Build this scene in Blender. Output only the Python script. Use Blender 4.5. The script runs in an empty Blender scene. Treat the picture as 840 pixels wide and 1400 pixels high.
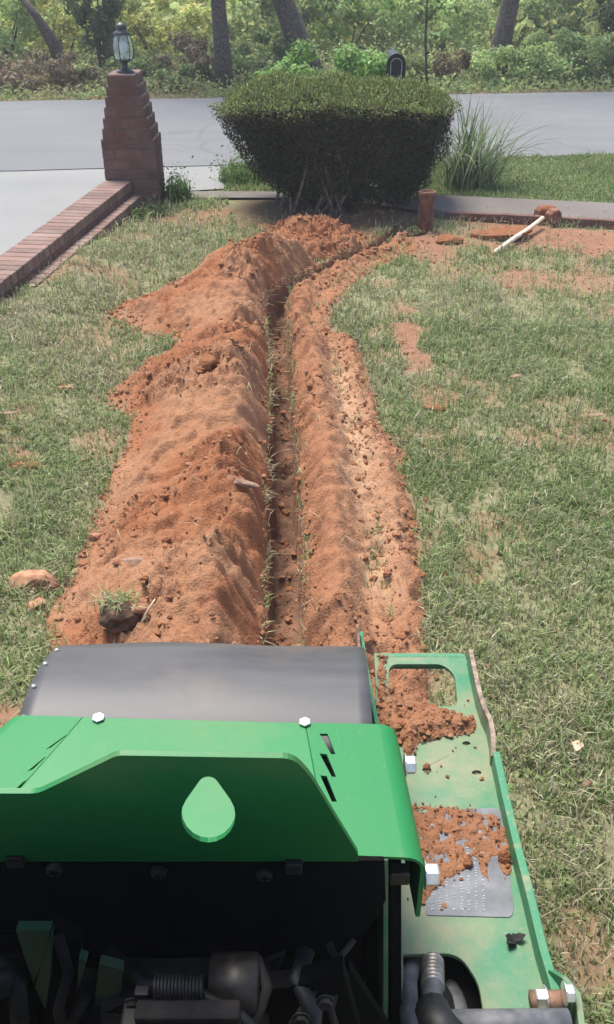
import bpy, bmesh, math, random
import numpy as np
from mathutils import Vector, Matrix
from mathutils.geometry import tessellate_polygon

random.seed(7)
RNG = np.random.default_rng(11)
S = bpy.context.scene
COL = S.collection
R = math.radians

# ------------------------------------------------------------------ camera
PITCH, CAMH, FPX = 32.5, 1.6, 1200.0
cd = bpy.data.cameras.new("camera"); cam = bpy.data.objects.new("camera", cd); COL.objects.link(cam)
cam.location = (0, 0, CAMH); cam.rotation_euler = (R(90 - PITCH), 0, 0)
cd.sensor_fit = 'VERTICAL'; cd.sensor_height = 24.0; cd.lens = 24.0 * FPX / 1400.0
cd.clip_start = 0.02; cd.clip_end = 2000
S.camera = cam
# ------------------------------------------------------------------ sky, sun, exposure
SUN_EL, SUN_AZ = 69.0, -38.0       # azimuth from straight ahead, negative is to the left
w = bpy.data.worlds.new("World"); S.world = w; w.use_nodes = True
nt = w.node_tree; nt.nodes.clear()
sk = nt.nodes.new('ShaderNodeTexSky'); sk.sky_type = 'NISHITA'; sk.sun_disc = False
sk.sun_elevation = R(SUN_EL); sk.sun_rotation = R(SUN_AZ); sk.dust_density = 1.5; sk.air_density = 1.0; sk.ozone_density = 1.0
bg = nt.nodes.new('ShaderNodeBackground'); bg.inputs['Strength'].default_value = 0.058
wo = nt.nodes.new('ShaderNodeOutputWorld')
nt.links.new(sk.outputs[0], bg.inputs[0]); nt.links.new(bg.outputs[0], wo.inputs[0])
sl = bpy.data.lights.new("sun", 'SUN'); sl.energy = 1.5; sl.angle = R(24); sl.color = (1.0, 0.95, 0.86)
so = bpy.data.objects.new("sun", sl); COL.objects.link(so); so.location = (-3, 8, 12)
_d = Vector((math.sin(R(SUN_AZ)) * math.cos(R(SUN_EL)), math.cos(R(SUN_AZ)) * math.cos(R(SUN_EL)), math.sin(R(SUN_EL))))
so.rotation_euler = _d.to_track_quat('Z', 'Y').to_euler()
S.view_settings.view_transform = 'Standard'; S.view_settings.look = 'None'
S.view_settings.exposure = 2.3; S.view_settings.gamma = 1.0

# ------------------------------------------------------------------ measuring: photo pixel (840x1400) to a point on a plane of the place
_p = R(PITCH)
def ray(px, py):
    a, b = (px - 420) / FPX, (700 - py) / FPX
    return Vector((a, math.cos(_p) + b * math.sin(_p), -math.sin(_p) + b * math.cos(_p)))
def gz(px, py, z=0.0):
    d = ray(px, py); return Vector((0, 0, CAMH)) + d * ((z - CAMH) / d.z)
def gy(px, py, y):
    d = ray(px, py); return Vector((0, 0, CAMH)) + d * (y / d.y)

# ------------------------------------------------------------------ numpy noise
def _h(ix, iy, s):
    n = (ix.astype(np.int64) * 374761393 + iy.astype(np.int64) * 668265263 + s * 982451653) & 0x7fffffff
    n = ((n ^ (n >> 13)) * 1274126177) & 0x7fffffff
    return ((n ^ (n >> 16)) & 0xffff) / 65535.0
def vn(x, y, s=0):
    ix, iy = np.floor(x), np.floor(y); fx, fy = x - ix, y - iy
    fx = fx * fx * (3 - 2 * fx); fy = fy * fy * (3 - 2 * fy)
    a = _h(ix, iy, s); b = _h(ix + 1, iy, s); c = _h(ix, iy + 1, s); d = _h(ix + 1, iy + 1, s)
    return (a * (1 - fx) + b * fx) * (1 - fy) + (c * (1 - fx) + d * fx) * fy
def fbm(x, y, sc, oct=4, s=0, gain=0.5):
    t = 0; amp = 1; tot = 0
    for o in range(oct):
        t = t + amp * vn(x * sc + 17.3 * o, y * sc - 9.1 * o, s + o); tot += amp; amp *= gain; sc *= 2.03
    return t / tot - 0.5
def sstep(a, b, x):
    t = np.clip((x - a) / (b - a), 0, 1); return t * t * (3 - 2 * t)
def inside(X, Y, poly):
    r = np.zeros(X.shape, bool); n = len(poly)
    for i in range(n):
        x1, y1 = poly[i]; x2, y2 = poly[(i + 1) % n]
        if y1 == y2: continue
        c = ((y1 > Y) != (y2 > Y)) & (X < (x2 - x1) * (Y - y1) / (y2 - y1) + x1)
        r ^= c
    return r
def pdist(X, Y, line):
    best = np.full(X.shape, 1e9)
    for i in range(len(line) - 1):
        x1, y1 = line[i]; x2, y2 = line[i + 1]; dx, dy = x2 - x1, y2 - y1
        t = np.clip(((X - x1) * dx + (Y - y1) * dy) / max(dx * dx + dy * dy, 1e-12), 0, 1)
        best = np.minimum(best, np.hypot(X - x1 - t * dx, Y - y1 - t * dy))
    return best
def G2(pts, z=0.0): return [tuple(gz(a, b, z)[:2]) for a, b in pts]

# ------------------------------------------------------------------ materials
def mat(name):
    m = bpy.data.materials.new(name); m.use_nodes = True
    t = m.node_tree; b = t.nodes['Principled BSDF']; return m, t, b
def N(t, typ, **k):
    n = t.nodes.new(typ)
    for a, v in k.items():
        if a in n.inputs.keys(): n.inputs[a].default_value = v
        else: setattr(n, a, v)
    return n
def ramp(t, fac, stops):
    r = t.nodes.new('ShaderNodeValToRGB'); e = r.color_ramp.elements
    e[0].position, e[0].color = stops[0][0], (*stops[0][1], 1)
    e[1].position, e[1].color = stops[-1][0], (*stops[-1][1], 1)
    for p, c in stops[1:-1]:
        x = e.new(p); x.color = (*c, 1)
    t.links.new(fac, r.inputs[0]); return r.outputs[0]
def noise(t, scale, detail=5, rough=0.55, co=None, dist=0.0):
    n = t.nodes.new('ShaderNodeTexNoise'); n.inputs['Scale'].default_value = scale
    n.inputs['Detail'].default_value = detail; n.inputs['Roughness'].default_value = rough; n.inputs['Distortion'].default_value = dist
    if co is None:
        g = t.nodes.new('ShaderNodeNewGeometry'); co = g.outputs['Position']
    t.links.new(co, n.inputs['Vector']); return n.outputs['Fac']
def mix(t, fac, a, b, mode='MIX'):
    m = t.nodes.new('ShaderNodeMix'); m.data_type = 'RGBA'; m.blend_type = mode
    for k, v in ((0, fac), (6, a), (7, b)):
        if hasattr(v, 'is_output'): t.links.new(v, m.inputs[k])
        elif k == 0: m.inputs[0].default_value = v
        else: m.inputs[k].default_value = (*v, 1)
    return m.outputs[2]
def bump(t, b, h, strength=0.5, dist=0.01):
    n = t.nodes.new('ShaderNodeBump'); n.inputs['Strength'].default_value = strength; n.inputs['Distance'].default_value = dist
    t.links.new(h, n.inputs['Height']); t.links.new(n.outputs[0], b.inputs['Normal'])
def simple(name, c, rough=0.5, metal=0.0, var=0.12, scale=20, bmp=0.0, coat=0.0):
    m, t, b = mat(name)
    n = noise(t, scale, 6)
    lo = tuple(max(0, x * (1 - 2 * var)) for x in c); hi = tuple(min(1, x * (1 + 2 * var)) for x in c)
    t.links.new(ramp(t, n, [(0.3, lo), (0.7, hi)]), b.inputs['Base Color'])
    b.inputs['Roughness'].default_value = rough; b.inputs['Metallic'].default_value = metal
    b.inputs['Coat Weight'].default_value = coat
    if bmp: bump(t, b, n, bmp, 0.003)
    return m

def soil_mat(name, dark=1.0, pale=0.5):
    dark *= 1.1
    m, t, b = mat(name)
    n1 = noise(t, 3.2, 7, 0.66); n2 = noise(t, 34, 8, 0.7); n3 = noise(t, 140, 4, 0.6)
    c1 = ramp(t, n1, [(0.3, (0.235 * dark, 0.088 * dark, 0.041 * dark)), (0.55, (0.305 * dark, 0.130 * dark, 0.063 * dark)), (0.78, (0.33 * dark, 0.172 * dark, 0.096 * dark))])
    c2 = ramp(t, n2, [(0.25, (0.17 * dark, 0.060 * dark, 0.031 * dark)), (0.75, (0.31 * dark, 0.14 * dark, 0.070 * dark))])
    c = mix(t, 0.5, c1, c2)
    c = mix(t, ramp(t, noise(t, 9, 6, 0.7), [(0.52, (0, 0, 0)), (0.72, (0.35, 0.35, 0.35))]), c, (0.135 * dark, 0.052 * dark, 0.03 * dark))
    a = t.nodes.new('ShaderNodeAttribute'); a.attribute_name = 'pale'
    c = mix(t, a.outputs['Fac'], c, (0.50, 0.34, 0.215))
    t.links.new(c, b.inputs['Base Color']); b.inputs['Roughness'].default_value = 0.95; b.inputs['Specular IOR Level'].default_value = 0.1
    ad = t.nodes.new('ShaderNodeMath'); ad.operation = 'ADD'; t.links.new(n2, ad.inputs[0]); t.links.new(n3, ad.inputs[1])
    bump(t, b, ad.outputs[0], 0.7, 0.015)
    return m
M = {}
M['soil'] = soil_mat('red_clay_soil')
M['clod'] = soil_mat('red_clay_clods', 0.92)
M['clay_lump'] = soil_mat('pale_clay_lump', 0.85)

def ground_mat():
    m, t, b = mat('lawn_ground')
    n2 = noise(t, 30, 8, 0.65); n1 = noise(t, 3, 6)
    th = ramp(t, n2, [(0.3, (0.14, 0.14, 0.07)), (0.6, (0.235, 0.215, 0.125)), (0.8, (0.32, 0.265, 0.17))])
    so_ = ramp(t, n2, [(0.25, (0.18, 0.078, 0.043)), (0.55, (0.25, 0.12, 0.072)), (0.8, (0.31, 0.175, 0.115))])
    pal = ramp(t, n1, [(0.3, (0.24, 0.135, 0.085)), (0.7, (0.32, 0.20, 0.135))])
    so2 = mix(t, 0.35, so_, pal)
    a = t.nodes.new('ShaderNodeAttribute'); a.attribute_name = 'bare'
    a2 = t.nodes.new('ShaderNodeAttribute'); a2.attribute_name = 'soil_dark'
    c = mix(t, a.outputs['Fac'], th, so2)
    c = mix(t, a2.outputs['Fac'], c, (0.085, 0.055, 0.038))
    t.links.new(c, b.inputs['Base Color']); b.inputs['Roughness'].default_value = 0.95; b.inputs['Specular IOR Level'].default_value = 0.1
    bump(t, b, n2, 0.8, 0.02); return m
M['ground'] = ground_mat()

def leafmat(name, trans=0.3, rough=0.55):
    m, t, b = mat(name)
    a = t.nodes.new('ShaderNodeAttribute'); a.attribute_name = 'tint'
    t.links.new(a.outputs['Color'], b.inputs['Base Color']); b.inputs['Roughness'].default_value = rough
    b.inputs['Specular IOR Level'].default_value = 0.25
    tr = t.nodes.new('ShaderNodeBsdfTranslucent'); t.links.new(a.outputs['Color'], tr.inputs[0])
    mx = t.nodes.new('ShaderNodeMixShader'); mx.inputs[0].default_value = trans
    o = t.nodes['Material Output']
    t.links.new(b.outputs[0], mx.inputs[1]); t.links.new(tr.outputs[0], mx.inputs[2]); t.links.new(mx.outputs[0], o.inputs[0])
    return m
M['grass'] = leafmat('grass_blades', 0.45)
M['leaf'] = leafmat('leaves', 0.45)
M['hedgeleaf'] = leafmat('hedge_leaves', 0.1, 0.75)
M['bark'] = simple('bark', (0.075, 0.058, 0.048), 0.95, var=0.35, scale=30, bmp=0.8)
M['stem'] = simple('hedge_stems', (0.16, 0.12, 0.09), 0.9, var=0.3, scale=40, bmp=0.5)

def asphalt():
    m, t, b = mat('old_asphalt')
    n1 = noise(t, 0.6, 6, 0.6); n2 = noise(t, 220, 3, 0.7)
    c = ramp(t, n1, [(0.3, (0.115, 0.116, 0.12)), (0.7, (0.155, 0.156, 0.161))])
    c = mix(t, 0.35, c, ramp(t, n2, [(0.3, (0.08, 0.08, 0.083)), (0.7, (0.25, 0.25, 0.256))]))
    mp = t.nodes.new('ShaderNodeMapping'); g = t.nodes.new('ShaderNodeNewGeometry'); t.links.new(g.outputs['Position'], mp.inputs[0])
    mp.inputs['Scale'].default_value = (0.15, 2.2, 1); mp.inputs['Rotation'].default_value = (0, 0, R(-6))
    st = noise(t, 1.0, 5, 0.6, mp.outputs[0])
    c = mix(t, ramp(t, st, [(0.5, (0, 0, 0)), (0.72, (0.45, 0.45, 0.45))]), c, (0.095, 0.095, 0.10))
    v = t.nodes.new('ShaderNodeTexVoronoi'); v.feature = 'DISTANCE_TO_EDGE'; v.inputs['Scale'].default_value = 0.5
    nd = t.nodes.new('ShaderNodeTexNoise'); nd.inputs['Scale'].default_value = 1.5; t.links.new(g.outputs['Position'], nd.inputs['Vector'])
    t.links.new(mix(t, 0.25, g.outputs['Position'], nd.outputs['Color']), v.inputs['Vector'])
    c = mix(t, ramp(t, v.outputs[0], [(0.0, (0.5, 0.5, 0.5)), (0.008, (0, 0, 0))]), c, (0.09, 0.09, 0.093))
    t.links.new(c, b.inputs['Base Color']); b.inputs['Roughness'].default_value = 0.9
    bump(t, b, n2, 0.4, 0.004); return m
M['asphalt'] = asphalt()
def concrete(name, a, bcol):
    m, t, b = mat(name)
    n1 = noise(t, 1.1, 7, 0.6); n2 = noise(t, 90, 4)
    c = mix(t, 0.3, ramp(t, n1, [(0.3, a), (0.7, bcol)]), ramp(t, n2, [(0.3, a), (0.7, bcol)]))
    t.links.new(c, b.inputs['Base Color']); b.inputs['Roughness'].default_value = 0.9; bump(t, b, n2, 0.3, 0.003); return m
M['concrete'] = concrete('driveway_concrete', (0.175, 0.174, 0.168), (0.235, 0.232, 0.222))
M['path'] = concrete('walkway_concrete', (0.105, 0.088, 0.077), (0.165, 0.142, 0.126))
def brickmat(name, base, dust=0.25):
    m, t, b = mat(name)
    oi = t.nodes.new('ShaderNodeObjectInfo')
    d = tuple(x * 0.62 for x in base); h = (min(1, base[0] * 1.35), base[1] * 1.35, base[2] * 1.3)
    c = ramp(t, oi.outputs['Random'], [(0, d), (0.5, base), (1, h)])
    n = noise(t, 45, 6); c = mix(t, 0.35, c, ramp(t, n, [(0.3, d), (0.7, h)]), 'MIX')
    n3 = noise(t, 6, 5); c = mix(t, ramp(t, n3, [(0.45, (0, 0, 0)), (0.75, (dust, dust, dust))]), c, (0.36, 0.28, 0.23))
    t.links.new(c, b.inputs['Base Color']); b.inputs['Roughness'].default_value = 0.92; bump(t, b, n, 0.5, 0.003); return m
M['brick'] = brickmat('dark_red_brick', (0.125, 0.058, 0.046), 0.2)
M['brickpale'] = brickmat('weathered_pink_brick', (0.185, 0.113, 0.092), 0.35)
M['mortar'] = simple('mortar', (0.15, 0.10, 0.085), 0.95, var=0.2, scale=60)
M['mortar_pale'] = simple('mortar_pale', (0.27, 0.19, 0.155), 0.95, var=0.2, scale=60)

def paint(name, base, dust=0.35, dscale=6, thr=0.5, rough=0.35):
    m, t, b = mat(name)
    n1 = noise(t, dscale, 7, 0.65); n2 = noise(t, 160, 4); n3 = noise(t, 1.5, 3)
    c = mix(t, 0.12, base, ramp(t, n3, [(0.3, tuple(x * 0.7 for x in base)), (0.7, tuple(min(1, x * 1.3) for x in base))]))
    c = mix(t, ramp(t, n1, [(thr, (0, 0, 0)), (thr + 0.25, (dust, dust, dust))]), c, (0.40, 0.25, 0.16))
    c = mix(t, ramp(t, n2, [(0.60, (0, 0, 0)), (0.8, (dust * 0.6,) * 3)]), c, (0.42, 0.34, 0.26))
    mp = t.nodes.new('ShaderNodeMapping'); g_ = t.nodes.new('ShaderNodeNewGeometry'); t.links.new(g_.outputs['Position'], mp.inputs[0])
    mp.inputs['Scale'].default_value = (60, 5, 9); mp.inputs['Rotation'].default_value = (0, 0, R(33))
    c = mix(t, ramp(t, noise(t, 3.0, 6, 0.75, mp.outputs[0]), [(0.66, (0, 0, 0)), (0.72, (0.3, 0.3, 0.3))]), c, (0.22, 0.36, 0.25))
    t.links.new(c, b.inputs['Base Color'])
    rr = t.nodes.new('ShaderNodeMapRange'); rr.inputs[3].default_value = rough; rr.inputs[4].default_value = rough + 0.35
    t.links.new(n1, rr.inputs[0]); t.links.new(rr.outputs[0], b.inputs['Roughness'])
    b.inputs['Coat Weight'].default_value = 0.08; b.inputs['Coat Roughness'].default_value = 0.25
    bump(t, b, n2, 0.04, 0.002); return m
M['green'] = paint('green_paint', (0.006, 0.160, 0.037), 0.17, 4, 0.48)
M['greenshade'] = paint('shaded_green_paint', (0.008, 0.05, 0.022), 0.1, 12, 0.45)  # green paint with the engine bay's shade put into its colour
M['greenpale'] = paint('dusty_green_paint', (0.032, 0.165, 0.078), 0.5, 7, 0.40, 0.45)
M['greenworn'] = paint('worn_green_paint', (0.035, 0.18, 0.085), 0.7, 45, 0.54, 0.45)
M['black'] = simple('black_panel', (0.003, 0.003, 0.0031), 0.8, var=0.2, scale=30)
M['black'].node_tree.nodes['Principled BSDF'].inputs['Specular IOR Level'].default_value = 0.08
M['blackrubber'] = simple('black_hose_rubber', (0.007, 0.007, 0.0075), 0.6, var=0.2, scale=60)
M['greyhose'] = simple('grey_hose', (0.10, 0.10, 0.105), 0.6, var=0.2, scale=60)
M['steel'] = simple('zinc_plated_steel', (0.62, 0.61, 0.58), 0.35, 0.85, var=0.1, scale=80)
M['steeldull'] = simple('dull_steel', (0.32, 0.29, 0.26), 0.45, 0.7, var=0.25, scale=50)
M['rust'] = simple('rusty_steel', (0.17, 0.095, 0.06), 0.8, 0.2, var=0.35, scale=60, bmp=0.4)
M['shaderust'] = simple('shaded_rusty_steel', (0.014, 0.010, 0.009), 0.85, 0.0, var=0.35, scale=60, bmp=0.4)  # rusty steel coloured near black to stand for engine bay shade
M['shadesteel'] = simple('shaded_steel', (0.038, 0.034, 0.031), 0.5, 0.5, var=0.3, scale=50)  # steel darkened in colour for the shaded side of the machine
M['wornedge'] = simple('scuffed_steel_edge', (0.23, 0.165, 0.125), 0.7, 0.2, var=0.35, scale=70)
def rubber():
    m, t, b = mat('grey_rubber_flap')
    mp = t.nodes.new('ShaderNodeMapping'); g = t.nodes.new('ShaderNodeNewGeometry'); t.links.new(g.outputs['Position'], mp.inputs[0])
    mp.inputs['Scale'].default_value = (1.0, 5.0, 5.0)
    n = noise(t, 3.5, 6, 0.6, mp.outputs[0]); n2 = noise(t, 120, 4)
    c = ramp(t, n, [(0.3, (0.046, 0.044, 0.045)), (0.7, (0.085, 0.082, 0.083))])
    c = mix(t, ramp(t, n2, [(0.55, (0, 0, 0)), (0.8, (0.25, 0.25, 0.25))]), c, (0.10, 0.08, 0.068))
    c = mix(t, ramp(t, noise(t, 4.5, 8, 0.7), [(0.50, (0, 0, 0)), (0.75, (0.45, 0.45, 0.45))]), c, (0.19, 0.125, 0.085))
    t.links.new(c, b.inputs['Base Color'])
    rr = t.nodes.new('ShaderNodeMapRange'); rr.inputs[3].default_value = 0.42; rr.inputs[4].default_value = 0.65
    t.links.new(n, rr.inputs[0]); t.links.new(rr.outputs[0], b.inputs['Roughness']); bump(t, b, n2, 0.05, 0.002); return m
M['rubber'] = rubber()
M['dustyedge'] = simple('dust_on_rubber_edge', (0.33, 0.24, 0.17), 0.9, var=0.2, scale=60)
M['decal'] = simple('grey_decal', (0.115, 0.12, 0.13), 0.5, var=0.2, scale=25)
M['ink'] = simple('white_print', (0.42, 0.43, 0.44), 0.6, var=0.1, scale=60)
M['wood'] = simple('pale_ash_handle', (0.62, 0.50, 0.36), 0.6, var=0.12, scale=25)
M['clayhead'] = simple('clay_caked_steel', (0.20, 0.085, 0.055), 0.9, var=0.25, scale=30, bmp=0.8)
M['claypost'] = simple('clay_stained_post', (0.15, 0.066, 0.045), 0.9, var=0.3, scale=18, bmp=0.5)
M['stone'] = simple('tan_clay_stone', (0.36, 0.175, 0.10), 0.95, var=0.25, scale=22, bmp=0.8)
M['bits'] = simple('dead_bark_chips', (0.25, 0.15, 0.10), 0.9, var=0.25, scale=30, bmp=0.5)
M['deadleaf'] = simple('dry_tan_leaf', (0.50, 0.36, 0.25), 0.8, var=0.2, scale=60)
M['brownleaf'] = simple('dry_brown_leaf', (0.20, 0.13, 0.08), 0.8, var=0.2, scale=60)
M['blackleaf'] = simple('black_leaf', (0.012, 0.012, 0.011), 0.8, var=0.3, scale=60)
M['sod'] = simple('sod_clump', (0.085, 0.045, 0.028), 0.95, var=0.4, scale=25, bmp=1.0)
M['lantern'] = simple('lantern_metal', (0.055, 0.06, 0.062), 0.5, 0.4, var=0.2, scale=50)
M['bulb'] = simple('frosted_bulb', (0.6, 0.62, 0.60), 0.4, var=0.05, scale=10)
M['mailbox'] = simple('black_mailbox_metal', (0.018, 0.018, 0.02), 0.4, 0.3, var=0.2, scale=20)
M['mailedge'] = simple('scuffed_mailbox_rim', (0.33, 0.33, 0.33), 0.5, 0.4, var=0.2, scale=20)
M['straw'] = simple('dry_straw', (0.55, 0.46, 0.30), 0.8, var=0.2, scale=30)
def glass():
    m, t, b = mat('lantern_glass')
    b.inputs['Base Color'].default_value = (0.9, 0.95, 0.93, 1); b.inputs['Roughness'].default_value = 0.08
    b.inputs['Transmission Weight'].default_value = 0.0
    tr = t.nodes.new('ShaderNodeBsdfTransparent'); tr.inputs[0].default_value = (0.86, 0.92, 0.90, 1)
    mx = t.nodes.new('ShaderNodeMixShader'); mx.inputs[0].default_value = 0.22; o = t.nodes['Material Output']
    t.links.new(tr.outputs[0], mx.inputs[1]); t.links.new(b.outputs[0], mx.inputs[2]); t.links.new(mx.outputs[0], o.inputs[0]); return m
M['glass'] = glass()

# ------------------------------------------------------------------ object helpers
def link(o, parent=None):
    COL.objects.link(o)
    if parent is not None:
        o.parent = parent
        if parent.parent is None: o.location = -parent.location if parent.type == 'EMPTY' else (0, 0, 0)
    return o
def mk(name, V, F, m, parent=None, smooth=False, bevel=0.0, fix=True):
    me = bpy.data.meshes.new(name)
    me.from_pydata([tuple(v) for v in V], [], [tuple(f) for f in F])
    if fix:
        b = bmesh.new(); b.from_mesh(me); bmesh.ops.recalc_face_normals(b, faces=b.faces); b.to_mesh(me); b.free()
    me.materials.append(m if not isinstance(m, str) else M[m])
    if smooth: me.polygons.foreach_set('use_smooth', [True] * len(me.polygons))
    o = bpy.data.objects.new(name, me); link(o, parent)
    if bevel:
        bv = o.modifiers.new('bevel', 'BEVEL'); bv.width = bevel; bv.segments = 2; bv.limit_method = 'ANGLE'; bv.angle_limit = R(40)
    return o
def npmesh(name, V, F, m, parent=None, smooth=False, attrs=None, colors=None):
    """V (n,3), F (k,3) or (k,4) arrays"""
    me = bpy.data.meshes.new(name); V = np.asarray(V, np.float32); F = np.asarray(F, np.int32); k = F.shape[1]
    me.vertices.add(len(V)); me.vertices.foreach_set('co', V.ravel())
    me.loops.add(F.size); me.loops.foreach_set('vertex_index', F.ravel())
    me.polygons.add(len(F)); me.polygons.foreach_set('loop_start', np.arange(0, F.size, k, dtype=np.int32))
    me.polygons.foreach_set('use_smooth', np.full(len(F), smooth))
    me.update(calc_edges=True)
    for a, v in (attrs or {}).items():
        at = me.attributes.new(a, 'FLOAT', 'POINT'); at.data.foreach_set('value', np.asarray(v, np.float32).ravel())
    if colors is not None:
        at = me.attributes.new('tint', 'FLOAT_COLOR', 'POINT')
        c = np.ones((len(V), 4), np.float32); c[:, :3] = colors; at.data.foreach_set('color', c.ravel())
    me.materials.append(M[m] if isinstance(m, str) else m)
    o = bpy.data.objects.new(name, me); link(o, parent); return o
def tag(o, label=None, cat=None, group=None, kind=None):
    if label: o['label'] = label
    if cat: o['category'] = cat
    if group: o['group'] = group
    if kind: o['kind'] = kind
    return o
def empty(name, loc, label, cat, group=None):
    o = bpy.data.objects.new(name, None); COL.objects.link(o); o.location = loc; o.empty_display_size = 0.1
    return tag(o, label, cat, group)
class MB:
    def __init__(s): s.V, s.F = [], []
    def add(s, V, F):
        n = len(s.V); s.V += [Vector(v) for v in V]; s.F += [tuple(i + n for i in f) for f in F]; return s
    def box(s, c, d, rz=0.0, rot=None):
        c = Vector(c); m = rot or Matrix.Rotation(rz, 3, 'Z'); x, y, z = d[0] / 2, d[1] / 2, d[2] / 2
        V = [c + m @ Vector((a * x, b * y, e * z)) for e in (-1, 1) for b in (-1, 1) for a in (-1, 1)]
        return s.add(V, [(0, 2, 3, 1), (4, 5, 7, 6), (0, 1, 5, 4), (2, 6, 7, 3), (0, 4, 6, 2), (1, 3, 7, 5)])
    def tube(s, pts, rad, n=10, cap=True):
        pts = [Vector(p) for p in pts]; k = len(pts)
        if not hasattr(rad, '__len__'): rad = [rad] * k
        V, F = [], []; ref = None
        for i, p in enumerate(pts):
            d = (pts[min(i + 1, k - 1)] - pts[max(i - 1, 0)]).normalized()
            if ref is None: ref = Vector((0, 0, 1)) if abs(d.z) < 0.9 else Vector((1, 0, 0))
            a = d.cross(ref).normalized(); b = a.cross(d).normalized(); ref = b
            for j in range(n):
                t = 2 * math.pi * j / n; V.append(p + (a * math.cos(t) + b * math.sin(t)) * rad[i])
        for i in range(k - 1):
            for j in range(n):
                F.append((i * n + j, i * n + (j + 1) % n, (i + 1) * n + (j + 1) % n, (i + 1) * n + j))
        if cap: F += [tuple(range(n))[::-1], tuple((k - 1) * n + j for j in range(n))]
        return s.add(V, F)
    def lathe(s, c, prof, n=20):
        c = Vector(c); V, F = [], []
        for r, z in prof:
            for j in range(n):
                t = 2 * math.pi * j / n; V.append(c + Vector((r * math.cos(t), r * math.sin(t), z)))
        for i in range(len(prof) - 1):
            for j in range(n): F.append((i * n + j, i * n + (j + 1) % n, (i + 1) * n + (j + 1) % n, (i + 1) * n + j))
        F += [tuple(range(n))[::-1], tuple((len(prof) - 1) * n + j for j in range(n))]
        return s.add(V, F)
    def plate(s, outline, holes, th):
        loops = [[Vector(p) for p in outline]] + [[Vector(p) for p in h] for h in holes]; th = Vector(th)
        flat = [p for l in loops for p in l]; n = len(flat); V = flat + [p + th for p in flat]; F = []
        for t in tessellate_polygon(loops): F += [tuple(t), tuple(i + n for i in reversed(t))]
        k = 0
        for l in loops:
            m_ = len(l)
            for i in range(m_): a, b = k + i, k + (i + 1) % m_; F.append((a, b, b + n, a + n))
            k += m_
        return s.add(V, F)
    def build(s, name, m, parent=None, smooth=False, bevel=0.0):
        return mk(name, s.V, s.F, m, parent, smooth, bevel)
def rpoly(pts, r, n=4):
    """2D polygon with rounded corners"""
    out = []; k = len(pts); rs = r if hasattr(r, '__len__') else [r] * k
    for i in range(k):
        p = Vector(pts[i]).to_2d(); a = Vector(pts[i - 1]).to_2d() - p; b = Vector(pts[(i + 1) % k]).to_2d() - p
        q = min(rs[i], a.length * 0.45, b.length * 0.45)
        if q < 0.01: out.append(tuple(p)); continue
        A = p + a.normalized() * q; B = p + b.normalized() * q
        for j in range(n + 1):
            t = j / n; v = A * (1 - t) ** 2 + p * 2 * t * (1 - t) + B * t * t; out.append(tuple(v))
    return out
def smooth_by_angle(o):
    o.data.polygons.foreach_set('use_smooth', [True] * len(o.data.polygons))
    o.data.set_sharp_from_angle(angle=R(35)) if hasattr(o.data, 'set_sharp_from_angle') else None
    return o
def blob(c, r, seed, amp=0.25, sub=2, sc=(1, 1, 1), freq=2.0, rot=0.0):
    b = bmesh.new(); bmesh.ops.create_icosphere(b, subdivisions=sub, radius=1.0)
    rs = random.Random(seed); ph = [rs.uniform(0, 6.28) for _ in range(9)]; m = Matrix.Rotation(rot, 3, 'Z')
    V = []
    for v in b.verts:
        p = v.co.copy(); d = sum(math.sin(freq * (i % 3 + 1) * 0.8 * p[i % 3] + ph[i]) * math.cos(freq * p[(i + 1) % 3] + ph[(i + 4) % 9]) for i in range(5)) / 3
        p *= 1 + amp * d; p = m @ Vector((p.x * sc[0], p.y * sc[1], p.z * sc[2])); V.append(Vector(c) + p * r)
    F = [tuple(v.index for v in f.verts) for f in b.faces]; b.free(); return V, F
def angular(c, r, seed, sc, rot=0.0, ncut=13, sub=3):
    b = bmesh.new(); bmesh.ops.create_icosphere(b, subdivisions=sub, radius=1.0); rs = random.Random(seed); m = Matrix.Rotation(rot, 3, 'Z'); V = []
    pl = [(Vector((rs.gauss(0, 1), rs.gauss(0, 1), rs.gauss(0, 1))).normalized(), rs.uniform(.55, .9)) for _ in range(ncut)]
    for v in b.verts:
        p = v.co.copy()
        for n_, h in pl:
            q = p.dot(n_)
            if q > h: p = p - n_ * (q - h) * .92
        p = p * (1 + rs.uniform(-.035, .035)); p = m @ Vector((p.x * sc[0], p.y * sc[1], p.z * sc[2])); V.append(Vector(c) + p * r)
    F = [tuple(v.index for v in f.verts) for f in b.faces]; b.free(); return V, F

# ------------------------------------------------------------------ layout of the dig, in metres on the ground
TR = G2([(391, 960), (391, 880), (390, 760), (388, 660), (388, 580), (384, 500), (379, 440), (377, 412), (384, 396), (404, 383), (436, 368), (470, 353), (505, 338), (545, 318)])
TRW = 0.100
LEFT = G2([(362, 1000), (60, 1000), (72, 900), (62, 850), (88, 805), (100, 775), (118, 738), (138, 690), (152, 645), (176, 605), (178, 575), (144, 546), (158, 528), (192, 508), (226, 486), (240, 466), (212, 458), (180, 450), (148, 436), (172, 416), (215, 396), (262, 372), (300, 352), (328, 333), (362, 322), (348, 308), (395, 306), (432, 308), (470, 312), (505, 322), (520, 330), (478, 346), (430, 366), (395, 382), (374, 392), (366, 412), (366, 500), (366, 600), (362, 760), (360, 880)])
RIGHT = G2([(422, 1000), (590, 1000), (580, 880), (583, 830), (574, 770), (573, 720), (560, 680), (546, 640), (560, 628), (535, 605), (520, 580), (512, 545), (500, 500), (490, 470), (456, 452), (450, 435), (466, 408), (488, 385), (515, 366), (560, 352), (582, 335), (560, 325), (522, 340), (478, 360), (440, 374), (408, 392), (394, 410), (394, 440), (402, 520), (408, 600), (414, 760), (420, 880)])
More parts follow.
